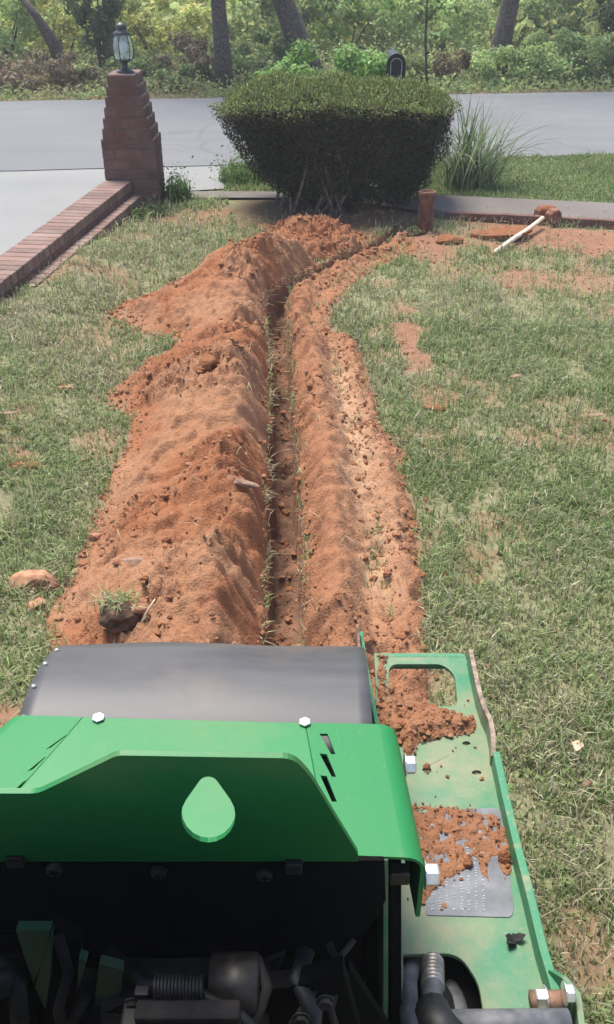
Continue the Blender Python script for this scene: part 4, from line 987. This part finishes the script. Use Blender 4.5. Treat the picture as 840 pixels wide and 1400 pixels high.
# hood: flat centre and two wings
FLb, FRb, RLb, RRb = gz(113, 980, HZ), gz(418, 988, HZ), gz(-52, 1168, HZ), gz(452, 1168, HZ)
YR = RRb.y
RLb = gy(-52, 1168, YR); RLb.z = HZ
cen = [FLb, FRb, RRb, RLb]
o = MB().plate(cen, [], th).build('hood_top', 'green', T, bevel=.0015)
def wing(side):
    if side > 0:
        outF, outR, bF, bR = gz(518, 990, HZ - .006), gz(552, 1167, HZ - .006), FRb, RRb
        slots = [[(437, 1003), (448, 1003), (459, 1031), (453, 1031)], [(437, 1030), (447, 1031), (460, 1062), (454, 1062)], [(438, 1060), (447, 1061), (461, 1096), (454, 1096)]]
        slots = [[(x_ - 0.0, y_) for x_, y_ in s] for s in slots]
    else:
        outF, outR, bF, bR = gz(32, 978, HZ - .006), gz(-185, 1168, HZ - .006), FLb, RLb
        slots = [[(93, 1003), (97, 1001), (70, 1022), (62, 1025)], [(60, 1036), (64, 1034), (45, 1052), (37, 1055)], [(33, 1068), (37, 1066), (27, 1078), (20, 1080)]]
    outR.y = YR
    # plane of the wing
    nn = (outF - bF).cross(bR - bF).normalized()
    def onp(a, b):
        d = ray(a, b); c0 = Vector((0, 0, CAMH)); return c0 + d * ((bF - c0).dot(nn) / d.dot(nn))
    oR = outR - nn * (outR - bF).dot(nn)
    # make sure slots lie inside the wing by pulling them just outside the bend line
    def fixs(s):
        pts = [onp(*q) for q in s]
        return pts
    mb = MB().plate([bF, outF, oR, bR], [fixs(s) for s in slots], th)
    # rounded outer corner and side flange, swept front to back
    rad = .024; V, F = [], []; prof = [(rad * math.sin(t), -rad * (1 - math.cos(t))) for t in [math.pi / 2 * i / 6 for i in range(7)]] + [(rad, -.06), (rad, -.105)]
    inner = [(max(p[0] - .005 * (i / 6 if i < 6 else 1), 0), p[1] - .005 * (1 - i / 6 if i < 6 else 0)) for i, p in enumerate(prof)]
    ring = prof + inner[::-1]; k = len(ring)
    for p0 in (outF, oR):
        for dx, dz in ring: V.append(p0 + Vector((side * dx, 0, dz)))
    for i in range(k): F.append((i, (i + 1) % k, k + (i + 1) % k, k + i))
    m_ = len(prof)
    for base in (0, k):
        for i in range(m_ - 1): F.append((base + i, base + i + 1, base + k - 2 - i, base + k - 1 - i))
    mb.add(V, F)
    o = mb.build('hood_wing', 'green', T); smooth_by_angle(o)
    return outF, oR
wing(1); wing(-1)
# dark liner under the louvre slots
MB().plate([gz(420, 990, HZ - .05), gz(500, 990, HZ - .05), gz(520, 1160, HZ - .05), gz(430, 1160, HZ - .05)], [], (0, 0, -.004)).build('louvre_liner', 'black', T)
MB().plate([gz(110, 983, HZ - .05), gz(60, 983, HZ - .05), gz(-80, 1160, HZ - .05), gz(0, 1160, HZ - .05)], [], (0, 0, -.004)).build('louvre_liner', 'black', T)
# upright rear panel with keyhole
def on_rear(pts, y): return [gy(a, b, y) for a, b in pts]
prof = rpoly([(-200, 1085), (52, 1085), (160, 1033), (402, 1037), (425, 1062), (490, 1168), (490, 1178), (-200, 1178)], [0, 10, 8, 16, 10, 3, 0, 0])
def keyhole(cx, y1, r1, y2, r2, n_=14):
    b = math.asin((r2 - r1) / (y2 - y1)); out = []
    for i in range(n_ + 1):
        t = math.pi + b + (math.pi - 2 * b) * i / n_; out.append((cx + r1 * math.cos(t), y1 + r1 * math.sin(t)))
    for i in range(n_ + 1):
        t = -b + (math.pi + 2 * b) * i / n_; out.append((cx + r2 * math.cos(t), y2 + r2 * math.sin(t)))
    return out
kh = [(a, b) for a, b in keyhole(285, 1077, 15, 1115, 37)]
tl = R(19); pn = Vector((0, -math.cos(tl), -math.sin(tl))); p0 = Vector((0, YR - .006, HZ - .012))
def on_tilt(pts):
    c0 = Vector((0, 0, CAMH)); return [c0 + ray(*q) * ((p0 - c0).dot(pn) / ray(*q).dot(pn)) for q in pts]
o = MB().plate(on_tilt(prof), [on_tilt(kh)], -pn * .005).build('rear_panel', 'green', T, bevel=.0012)
# black cover below it
blk = [(-200, 1177), (526, 1177), (528, 1232), (505, 1272), (455, 1300), (390, 1320), (300, 1334), (225, 1333), (150, 1316), (110, 1296), (75, 1276), (-200, 1272)]
MB().plate(on_rear(blk, YR - .009), [], (0, .006, 0)).build('black_cover', 'black', T, bevel=.002)
def screw(px_, py_, r=.0085):
    c = gy(px_, py_, YR - .010); o = MB().tube([c + Vector((0, .001, 0)), c + Vector((0, -.004, 0)), c + Vector((0, -.006, 0))], [r, r, r * .6], 14).build('screw', 'shadesteel', T)
    MB().box(c + Vector((0, -.0063, 0)), (r * 1.1, .0012, .0018)).box(c + Vector((0, -.0063, 0)), (.0018, .0011, r * 1.1)).build('slot', 'black', o)
for s in ((75, 1187), (218, 1191), (362, 1194)): screw(*s)
for s in ((22, 1174), (402, 1183)):
    c = gy(*s, YR - .016); MB().box(c, (.018, .012, .016)).build('bracket', 'shadesteel', T, bevel=.002)
hexbolt(gz(135, 983, HZ), (0, 0, 1), .0085, .004, False); hexbolt(gz(417, 989, HZ), (0, 0, 1), .0080, .004, False)
SX = gz(518, 990, HZ - .006).x + .024
c = gz(553, 1046, HZ - .035); hexbolt(c, (1, 0, 0), .0115, .014)
c = gy(580, 1196, YR + .012); hexbolt(c, (1, 0, 0), .0125, .016)
# inside the right flange: bolt head, black strip and green upright
c = gy(546, 1195, YR + .01); MB().box(c, (.022, .015, .02)).build('nut', 'shadesteel', T, bevel=.002)
def upright(pxl, pxr, y0p, y1p, y, m, name, dep=.05):
    MB().plate(on_rear([(pxl, y0p), (pxr, y0p), (pxr, y1p), (pxl, y1p)], y), [], (0, dep, 0)).build(name, m, T, bevel=.001)
upright(524, 531, 1176, 1440, YR - .002, 'greenpale', 'frame_plate', .10)
upright(533, 549, 1178, 1440, YR + .004, 'black', 'black_strut', .08)
# grey rubber flap, a curved sheet
cy, cz, RR = .86, .57, .209
V, F = [], []; steps = 30
t0 = math.acos((.762 - cy) / RR); prof = []
for i in range(steps + 1):
    t = t0 + (-.25 - t0) * i / steps; prof.append((cy + RR * math.cos(t), cz + RR * math.sin(t)))
prof += [(prof[-1][0] - .01, prof[-1][1] - .08), (prof[-1][0] - .03, prof[-1][1] - .2)]
import itertools
xl0, cols_ = gz(22, 978, prof[0][1]).x, 26
for i, (yy, zz) in enumerate(prof):
    u = min(1, i / 15.0); xL = -.372 + .012 * u ; xR = .0835
    for j in range(cols_ + 1):
        x_ = xL + (xR - xL) * j / cols_; V.append((x_, yy, zz + .006 * math.sin(3 * j / cols_ + .6) * u + .002 * math.sin(9 * j / cols_ + i * .3) * u))
n_ = cols_ + 1
for i in range(len(prof) - 1):
    for j in range(cols_): F.append((i * n_ + j, i * n_ + j + 1, (i + 1) * n_ + j + 1, (i + 1) * n_ + j))
o = mk('rubber_flap', V, F, 'rubber', T, True); q = o.modifiers.new('thick', 'SOLIDIFY'); q.thickness = .007; q.offset = -1
# dusty bolt heads on the flap's left edge
for i in (3, 6, 9, 12):
    v = Vector(V[i * n_]); o2 = MB().tube([v + Vector((.006, 0, -.002)), v + Vector((.006, .001, .003))], .0032, 8).build('rivet', 'steel', T, True)
# upright side plate between flap and deck
zt0 = .575
MB().plate([(.096, .74, DZ), (.096, 1.235, DZ), (.096, 1.235, zt0 - .02), (.096, 1.10, zt0 + .02), (.096, .74, .74)], [], (.006, 0, 0)).build('side_plate', 'greenworn', T, bevel=.001)
MB().box((.0905, .99, .53), (.005, .46, .11)).build('flap_strip', 'rust', T)
# deck with cutouts
deck = rpoly([(512, 893), (636, 893), (668, 1008), (678, 1060), (748, 1345), (772, 1440), (548, 1440), (548, 1240), (520, 1100)], [0, 6, 0, 0, 0, 0, 0, 0, 0])
cut1 = rpoly([(532, 908), (606, 908), (622, 922), (626, 966), (531, 962)], [12, 14, 14, 10, 10])
cut2 = rpoly([(551, 1305), (628, 1303), (655, 1345), (668, 1430), (556, 1430)], [3, 40, 14, 2, 2], 6)
def oval(cx, cy_, rx, ry, k=14): return [(cx + rx * math.cos(6.2832 * i / k), cy_ + ry * math.sin(6.2832 * i / k)) for i in range(k)]
holes = [cut1, cut2, oval(638, 1016, 5.5, 2.6), oval(584, 1052, 6, 3), oval(652, 1056, 6.5, 3)]
o = MB().plate(V3(deck, DZ), [V3(h, DZ) for h in holes], (0, 0, -.007)).build('deck', 'greenpale', T, bevel=.0015)
# folded lip along the front of the first cutout
MB().plate(V3([(514, 894), (636, 894), (636, 898), (514, 898)], DZ + .0005), [], (0, 0, -.03)).build('deck_lip', 'greenworn', T)
# rear guard on the right edge
def fence_plate(ptsxy, z0, z1, thick, m, name, mtop=None):
    V, F = [], []; k = len(ptsxy)
    for i, (p, a, b) in enumerate(zip(ptsxy, z0, z1)): V += [(p[0], p[1], a), (p[0], p[1], b), (p[0] + thick, p[1], b), (p[0] + thick, p[1], a)]
    for i in range(k - 1):
        for j in range(4): F.append((i * 4 + j, i * 4 + (j + 1) % 4, i * 4 + 4 + (j + 1) % 4, i * 4 + 4 + j))
    F += [(0, 1, 2, 3), tuple((k - 1) * 4 + j for j in range(4))]
    o = mk(name, V, F, m, T, bevel=.0015)
    if mtop:
        V, F = [], []
        for i, (p, b) in enumerate(zip(ptsxy, z1)): V += [(p[0] - .0003, p[1], b + .0006), (p[0] + thick + .0003, p[1], b + .0006), (p[0] + thick + .0003, p[1], b - .004), (p[0] - .0003, p[1], b - .004)]
        for i in range(k - 1):
            for j in range(4): F.append((i * 4 + j, i * 4 + (j + 1) % 4, i * 4 + 4 + (j + 1) % 4, i * 4 + 4 + j))
        F += [(0, 1, 2, 3), tuple((k - 1) * 4 + j for j in range(4))]
        mk('worn_edge', V, F, mtop, o)
    return o
gpts = [tuple(gz(a, b, DZ + .035)[:2]) for a, b in ((641, 888), (647, 918), (653, 945), (660, 968), (668, 984), (672, 1004), (673, 1026))]
fence_plate(gpts, [DZ - .01] * 7, [DZ + .035] * 5 + [DZ + .03, DZ + .022], .007, 'greenpale', 'guard_plate', 'wornedge')
rp = [tuple(gz(a, b, DZ + .03)[:2]) for a, b in ((674, 1027), (686, 1085), (700, 1145), (718, 1215), (737, 1295), (752, 1345), (768, 1415))]
fence_plate(rp, [DZ - .02] * 7, [DZ + .03] * 7, .0115, 'greenworn', 'side_rail')
bp = [tuple(gz(a, b, DZ + .05)[:2]) for a, b in ((752, 1316), (768, 1336), (786, 1358), (793, 1400), (800, 1440))]
fence_plate(bp, [DZ - .06] * 5, [DZ + .035, DZ + .05, DZ + .05, DZ + .045, DZ + .04], .008, 'greenpale', 'bracket_plate')
c = gz(741, 1362, DZ + .045); MB().tube([c + Vector((-.012, 0, -.01)), c + Vector((.03, 0, -.01))], .012, 14).build('spacer', 'rust', T, True)
hexbolt(c + Vector((.006, 0, -.006)), (-1, 0, .0), .0125, .014); c = gz(771, 1358, DZ + .06); hexbolt(c + Vector((.0, 0, 0)), (1, 0, 0), .011, .012)
# lower crossbar, hoses and fitting
a, b = gz(600, 1402, .56), gz(778, 1400, .56); MB().tube([a, b], .0165, 18).build('crossbar', 'greyhose', T, True)
hp = [gz(592, 1306, .52), gz(592, 1328, .535), gz(592, 1348, .55)]
MB().tube([hp[0], hp[0].lerp(hp[1], .3), hp[1]], [.008, .0115, .012], 8).build('hose_fitting', 'steel', T, bevel=.001)
mb = MB()
for k in range(7):
    t = .25 + .12 * k; p = hp[0].lerp(hp[2], t); p2 = hp[0].lerp(hp[2], t + .06); mb.tube([p, p2], .0145, 12)
mb.build('crimp_ferrule', 'steeldull', T, True)
MB().tube([hp[1], hp[2], gz(591, 1375, .565), gz(590, 1392, .58), gz(590, 1425, .59)], .0125, 14).build('hose', 'greyhose', T, True)
MB().tube([gz(591, 1380, .585), gz(598, 1400, .60), gz(620, 1425, .60)], [.02, .021, .021], 12).build('hose_sleeve', 'blackrubber', T, True)
MB().tube([gz(567, 1306, .45), gz(558, 1340, .49), gz(562, 1440, .5)], .012, 12).build('hose', 'greyhose', T, True)
MB().tube([gz(612, 1345, .43), gz(622, 1375, .45), gz(635, 1430, .45)], .016, 12).build('hose', 'greyhose', T, True)
MB().tube([gz(580, 1335, .44), gz(600, 1370, .46), gz(606, 1430, .48)], .02, 12).build('hose', 'blackrubber', T, True)
# printed plate on the deck
dp = rpoly([(583, 1108), (684, 1104), (703, 1240), (700, 1254), (583, 1251)], [4, 8, 6, 8, 4])
dec = MB().plate(V3(dp, DZ + .0015), [], (0, 0, -.0025)).build('decal_plate', 'decal', T)
mb = MB(); rs = random.Random(5)
def mark(px_, py_, wpx, hpx):
    p = [gz(px_, py_, DZ + .0024), gz(px_ + wpx, py_, DZ + .0024), gz(px_ + wpx, py_ + hpx, DZ + .0024), gz(px_, py_ + hpx, DZ + .0024)]; mb.add(p, [(0, 1, 2, 3)])
for ci, cxp in enumerate(range(590, 668, 10)):
    top_ = [1222, 1200, 1190, 1178, 1172, 1160, 1140, 1150][ci % 8]; yp = 1245
    while yp > top_:
        hl = rs.choice([2.2, 2.8, 3.4]); xo = cxp + (1250 - yp) * -.03
        if rs.random() < .82:
            mark(xo, yp - hl, 3.8, .9)
            if rs.random() < .7: mark(xo, yp - hl, .9, hl * .8)
            if rs.random() < .5: mark(xo + 2.9, yp - hl, .9, hl * .7)
        yp -= hl + 1.1
mb.build('lettering', 'ink', dec)
# soil spilt on the deck
def deck_soil(name, poly_px, hmax, st, seed, ncl, holes_px=(), csc=1.0):
    poly = G2(poly_px, DZ); xs_, ys_ = zip(*poly); Xg, Yg = np.meshgrid(np.arange(min(xs_), max(xs_), st), np.arange(min(ys_), max(ys_), st))
    ins = inside(Xg, Yg, poly); d = pdist(Xg, Yg, poly + [poly[0]]) + .02 * fbm(Xg, Yg, 45, 4, seed, .6)
    h = np.minimum(d * .9, hmax) * (.45 + 1.2 * (fbm(Xg, Yg, 28, 3, seed + 1) + .5)) + .012 * fbm(Xg, Yg, 90, 3, seed + 2) * sstep(0, .01, d)
    hole = np.zeros(Xg.shape, bool)
    for hh in holes_px: hole |= inside(Xg, Yg, G2(hh, DZ))
    ok = ins & (h > .0008) & ~hole; Zg = DZ + np.where(ok, h, -.002)
    idx = np.arange(Xg.size).reshape(Xg.shape); qq = ok[:-1, :-1] & ok[1:, 1:] | ok[:-1, 1:] & ok[1:, :-1]
    Fq = np.stack([idx[:-1, :-1], idx[:-1, 1:], idx[1:, 1:], idx[1:, :-1]], -1)[qq & ~(hole[:-1, :-1] | hole[1:, 1:] | hole[:-1, 1:] | hole[1:, :-1])]
    used = np.unique(Fq); rm = np.full(Xg.size, -1); rm[used] = np.arange(len(used))
    Vg = np.stack([Xg, Yg, Zg], -1).reshape(-1, 3)[used]
    tag(npmesh(name, Vg, rm[Fq], 'clod', smooth=True, attrs={'pale': np.full(len(Vg), .12)}), kind='stuff')
    x = RNG.uniform(min(xs_), max(xs_), ncl * 4); y = RNG.uniform(min(ys_), max(ys_), ncl * 4); k = inside(x, y, poly)
    for hh in holes_px: k &= ~inside(x, y, G2(hh, DZ))
    x, y = x[k][:ncl], y[k][:ncl]; dd = pdist(x, y, poly + [poly[0]])
    P = np.stack([x, y, DZ + .003 + np.minimum(dd * .8, hmax * .9)], -1)
    tag(clods('soil_crumbs', P, csc * (.0012 + .0075 * RNG.power(.3, len(P))) * RNG.uniform(.3, 1, len(P))), kind='stuff')
deck_soil('deck_soil', [(514, 897), (530, 899), (530, 945), (534, 958), (560, 955), (590, 966), (620, 975), (646, 982), (653, 994), (650, 1004), (610, 1009), (575, 1018), (568, 1032), (556, 1040), (548, 1020), (516, 1000)], .018, .003, 200, 420, [cut1])
deck_soil('deck_soil', [(560, 1100), (600, 1103), (640, 1106), (676, 1112), (690, 1132), (697, 1165), (703, 1190), (696, 1212), (688, 1200), (678, 1175), (668, 1180), (672, 1212), (655, 1200), (648, 1175), (636, 1190), (612, 1205), (590, 1222), (582, 1240), (568, 1235)], .0035, .0025, 220, 380, (), .55)
x = RNG.uniform(540, 660, 60); y = RNG.uniform(900, 1250, 60); P = np.array([gz(a, b, DZ + .002)[:] for a, b in zip(x, y) if not (530 < a < 628 and 905 < b < 968) and a < 640 + (b - 900) * .2])
tag(clods('loose_crumbs', P, RNG.uniform(.001, .0035, len(P))), kind='stuff')
for (px_, py_, r_) in ((584, 1049, .007), (690, 1172, .012), (640, 1180, .009)):
    c = gz(px_, py_, DZ + .006); V, F = blob(c, r_, px_, .3, 2, (.8, .8, 1)); o = mk('soil_lump', V, F, 'clod', None); tag(o, {584: 'lone pointed crumb over a hole in the green deck', 690: 'largest soil lump at the right edge of the printed plate', 640: 'soil lump in the middle of the printed plate'}[px_], 'soil lump')
# black crumpled leaf on the deck
e = empty('black_leaf', gz(702, 1282, DZ), 'black crumpled leaf lying on the green deck below the printed plate', 'leaf')
rs = random.Random(3); c0 = gz(703, 1284, DZ + .004)
for k in range(13):
    a = rs.choice([.9, 3.4, .2, 3.9]) + rs.uniform(-.5, .5); L = rs.uniform(.008, .019); d = Vector((math.cos(a), math.sin(a), rs.uniform(.05, .9))).normalized(); s = d.cross(Vector((0, 0, 1))).normalized()
    V = [c0 - s * .003, c0 + s * .003, c0 + d * L * .5 + s * .006, c0 + d * L, c0 + d * L * .5 - s * .006]; V += [v + Vector((0, 0, -.0015)) for v in V]
    mk('lobe', V, [(0, 1, 2, 3, 4), (9, 8, 7, 6, 5)] + [(i, (i + 1) % 5, 5 + (i + 1) % 5, 5 + i) for i in range(5)], 'blackleaf', e)
# machinery under the hood, much of it coloured dark for the bay's shade
MB().box((-.2, .58, .36), (.62, .5, .01)).build('floor_plate', 'black', T)
MB().box((-.2, .70, .56), (.56, .09, .38)).build('bay_light_block', 'black', T, bevel=.008)  # hidden black box added to keep light out of the bay
MB().box((-.505, .52, .60), (.008, .34, .42)).build('side_light_block', 'green', T, bevel=.002)  # unseen side wall added to stop light leaking in from the left
MB().plate(on_rear([(22, 1272), (69, 1272), (60, 1310), (46, 1346)], .505), [], (0, .01, 0)).build('inner_plate', 'greenshade', T)
MB().plate(on_rear([(71, 1274), (68, 1342), (62, 1380), (48, 1350)], .50), [], (0, .01, 0)).build('inner_plate', 'greenshade', T)
MB().plate(on_rear([(108, 1310), (119, 1314), (106, 1354)], .50), [], (0, .01, 0)).build('inner_plate', 'greenshade', T)
MB().plate(on_rear([(136, 1318), (168, 1326), (163, 1378), (128, 1382)], .50), [], (0, .01, 0)).build('inner_plate', 'greenshade', T)
def hosep(pts, r_, m, name, n_=10): MB().tube([gy(a, b, c_) for a, b, c_ in pts], r_, n_).build(name, m, T, True)
hosep([(-20, 1312, .5), (10, 1318, .52), (24, 1345, .5), (30, 1440, .48)], .010, 'blackrubber', 'hose')
hosep([(150, 1300, .54), (200, 1345, .50), (260, 1352, .48), (330, 1392, .46), (380, 1440, .44)], .007, 'blackrubber', 'hose')
hosep([(420, 1300, .53), (405, 1340, .50), (430, 1385, .47), (425, 1440, .45)], .009, 'blackrubber', 'hose')
hosep([(350, 1310, .52), (366, 1350, .49), (352, 1390, .47), (360, 1440, .45)], .006, 'shaderust', 'cable')
hosep([(450, 1290, .54), (468, 1330, .51), (452, 1380, .48), (470, 1440, .46)], .004, 'shaderust', 'cable')
hosep([(80, 1280, .53), (94, 1330, .51), (80, 1380, .49), (95, 1440, .47)], .006, 'shaderust', 'cable')
cc0, cc1 = gy(212, 1350, .47), gy(278, 1352, .47)
MB().tube([cc0.lerp(cc1, i / 120) + Vector((0, .011 * math.cos(i * .72), .011 * math.sin(i * .72))) for i in range(121)], .0016, 6).build('spring', 'shadesteel', T, True)
for a, b, c_ in ((182, 1372, .47), (232, 1378, .465), (300, 1384, .46), (445, 1368, .46), (412, 1392, .45), (30, 1388, .49)): hexbolt(gy(a, b, c_), (0, -1, .2), .007, .007, m='shadesteel')
MB().box(gy(258, 1392, .45), (.10, .02, .035)).build('carburettor_body', 'shaderust', T, bevel=.004)
MB().box(gy(190, 1395, .46), (.03, .03, .03)).build('clamp_block', 'shadesteel', T, bevel=.003)
MB().box((-.2, .50, .47), (.17, .16, .13)).build('engine_block', 'black', T, bevel=.01)
c = gy(255, 1352, .52); MB().tube([c + Vector((-.085, 0, -.01)), c + Vector((.09, 0, -.01))], .035, 24).build('muffler', 'shaderust', T, True)
c = gy(335, 1345, .50); MB().tube([c + Vector((-.035, 0, -.005)), c + Vector((.012, 0, -.005)), c + Vector((.016, 0, -.005))], [.032, .032, .025], 24).build('filter_can', 'shadesteel', T, True)
a, b = gy(128, 1325, .55), gy(108, 1410, .50); MB().tube([a, a.lerp(b, .35)], .012, 14).build('cylinder_rod', 'shaderust', T, True); MB().tube([a.lerp(b, .35), b], .0135, 14).build('cylinder', 'shadesteel', T, True)
c = gy(195, 1358, .47); MB().box(c, (.014, .01, .012)).build('nut', 'shadesteel', T, bevel=.001)
MB().tube([gy(392, 1410, .46), gy(440, 1340, .50), gy(484, 1285, .54)], .0035, 8).build('control_rod', 'shaderust', T, True)
MB().plate(on_rear([(462, 1335), (478, 1325), (540, 1420), (505, 1420)], .52), [], (0, .012, 0)).build('black_strut', 'black', T, bevel=.002)
MB().plate(on_rear([(70, 1270), (112, 1290), (98, 1420), (62, 1420)], .545), [], (0, .02, 0)).build('black_strut', 'black', T, bevel=.002)
MB().tube([gy(-40, 1352, .5), gy(0, 1340, .5), gy(26, 1326, .53)], .018, 14).build('hose', 'blackrubber', T, True)
MB().plate(on_rear([(-60, 1290), (22, 1290), (60, 1420), (-60, 1420)], .56), [], (0, .01, 0)).build('black_strut', 'black', T)
MB().plate(on_rear([(240, 1365), (400, 1350), (470, 1330), (500, 1440), (90, 1440), (120, 1390)], .49), [], (0, .02, 0)).build('engine_shroud', 'black', T, bevel=.003)
MB().plate(on_rear([(345, 1325), (390, 1305), (375, 1345), (358, 1352)], .535), [], (0, .006, 0)).build('tab_plate', 'shadesteel', T)
MB().plate(rpoly([(-.5, .42), (.10, .42), (.10, .86), (.06, .93), (-.46, .93), (-.5, .86)], 0) and [(x_, .20, z_) for x_, z_ in rpoly([(-.5, .42), (.10, .42), (.10, 1.0), (-.5, 1.0)], .05)], [], (0, .10, 0)).build('sky_block_console', 'black', T, bevel=.006)  # unseen console added to block the low sky behind the rear panel
for x_ in (-.42, .02): MB().tube([(x_, .25, .9), (x_, .18, 1.0), (x_, .02, 1.02)], .016, 12).build('handle', 'blackrubber', T, True)
# chassis and tracks, down to the ground
MB().box((-.17, 1.0, .33), (.5, .45, .12)).box((.2, .74, .40), (.16, .5, .10)).build('chassis', 'black', T, bevel=.01)
for sx in (-.36, -.06):
    prof = rpoly([(.45, 0), (1.2, 0), (1.28, .1), (1.2, .22), (.45, .22), (.37, .1)], .1, 5)
    MB().plate([(sx, a, b) for a, b in prof], [], (.12, 0, 0)).build('track', 'blackrubber', T, bevel=.006)
# thin scattering box added for the pale lens veil over the far view
hz_ = MB().box((0, 200, 8.0), (2200, 2200, 18.4)).build('veil_volume', bpy.data.materials.new('veil_air')); hz_['kind'] = 'stuff'
hm = hz_.data.materials[0]; hm.use_nodes = True; hm.node_tree.nodes.clear()
ho = hm.node_tree.nodes.new('ShaderNodeOutputMaterial'); hv_ = hm.node_tree.nodes.new('ShaderNodeVolumePrincipled')
hv_.inputs['Color'].default_value = (0.92, 0.93, 0.95, 1); hv_.inputs['Density'].default_value = 0.0038
hm.node_tree.links.new(hv_.outputs[0], ho.inputs['Volume'])
print('objects', len(S.objects))
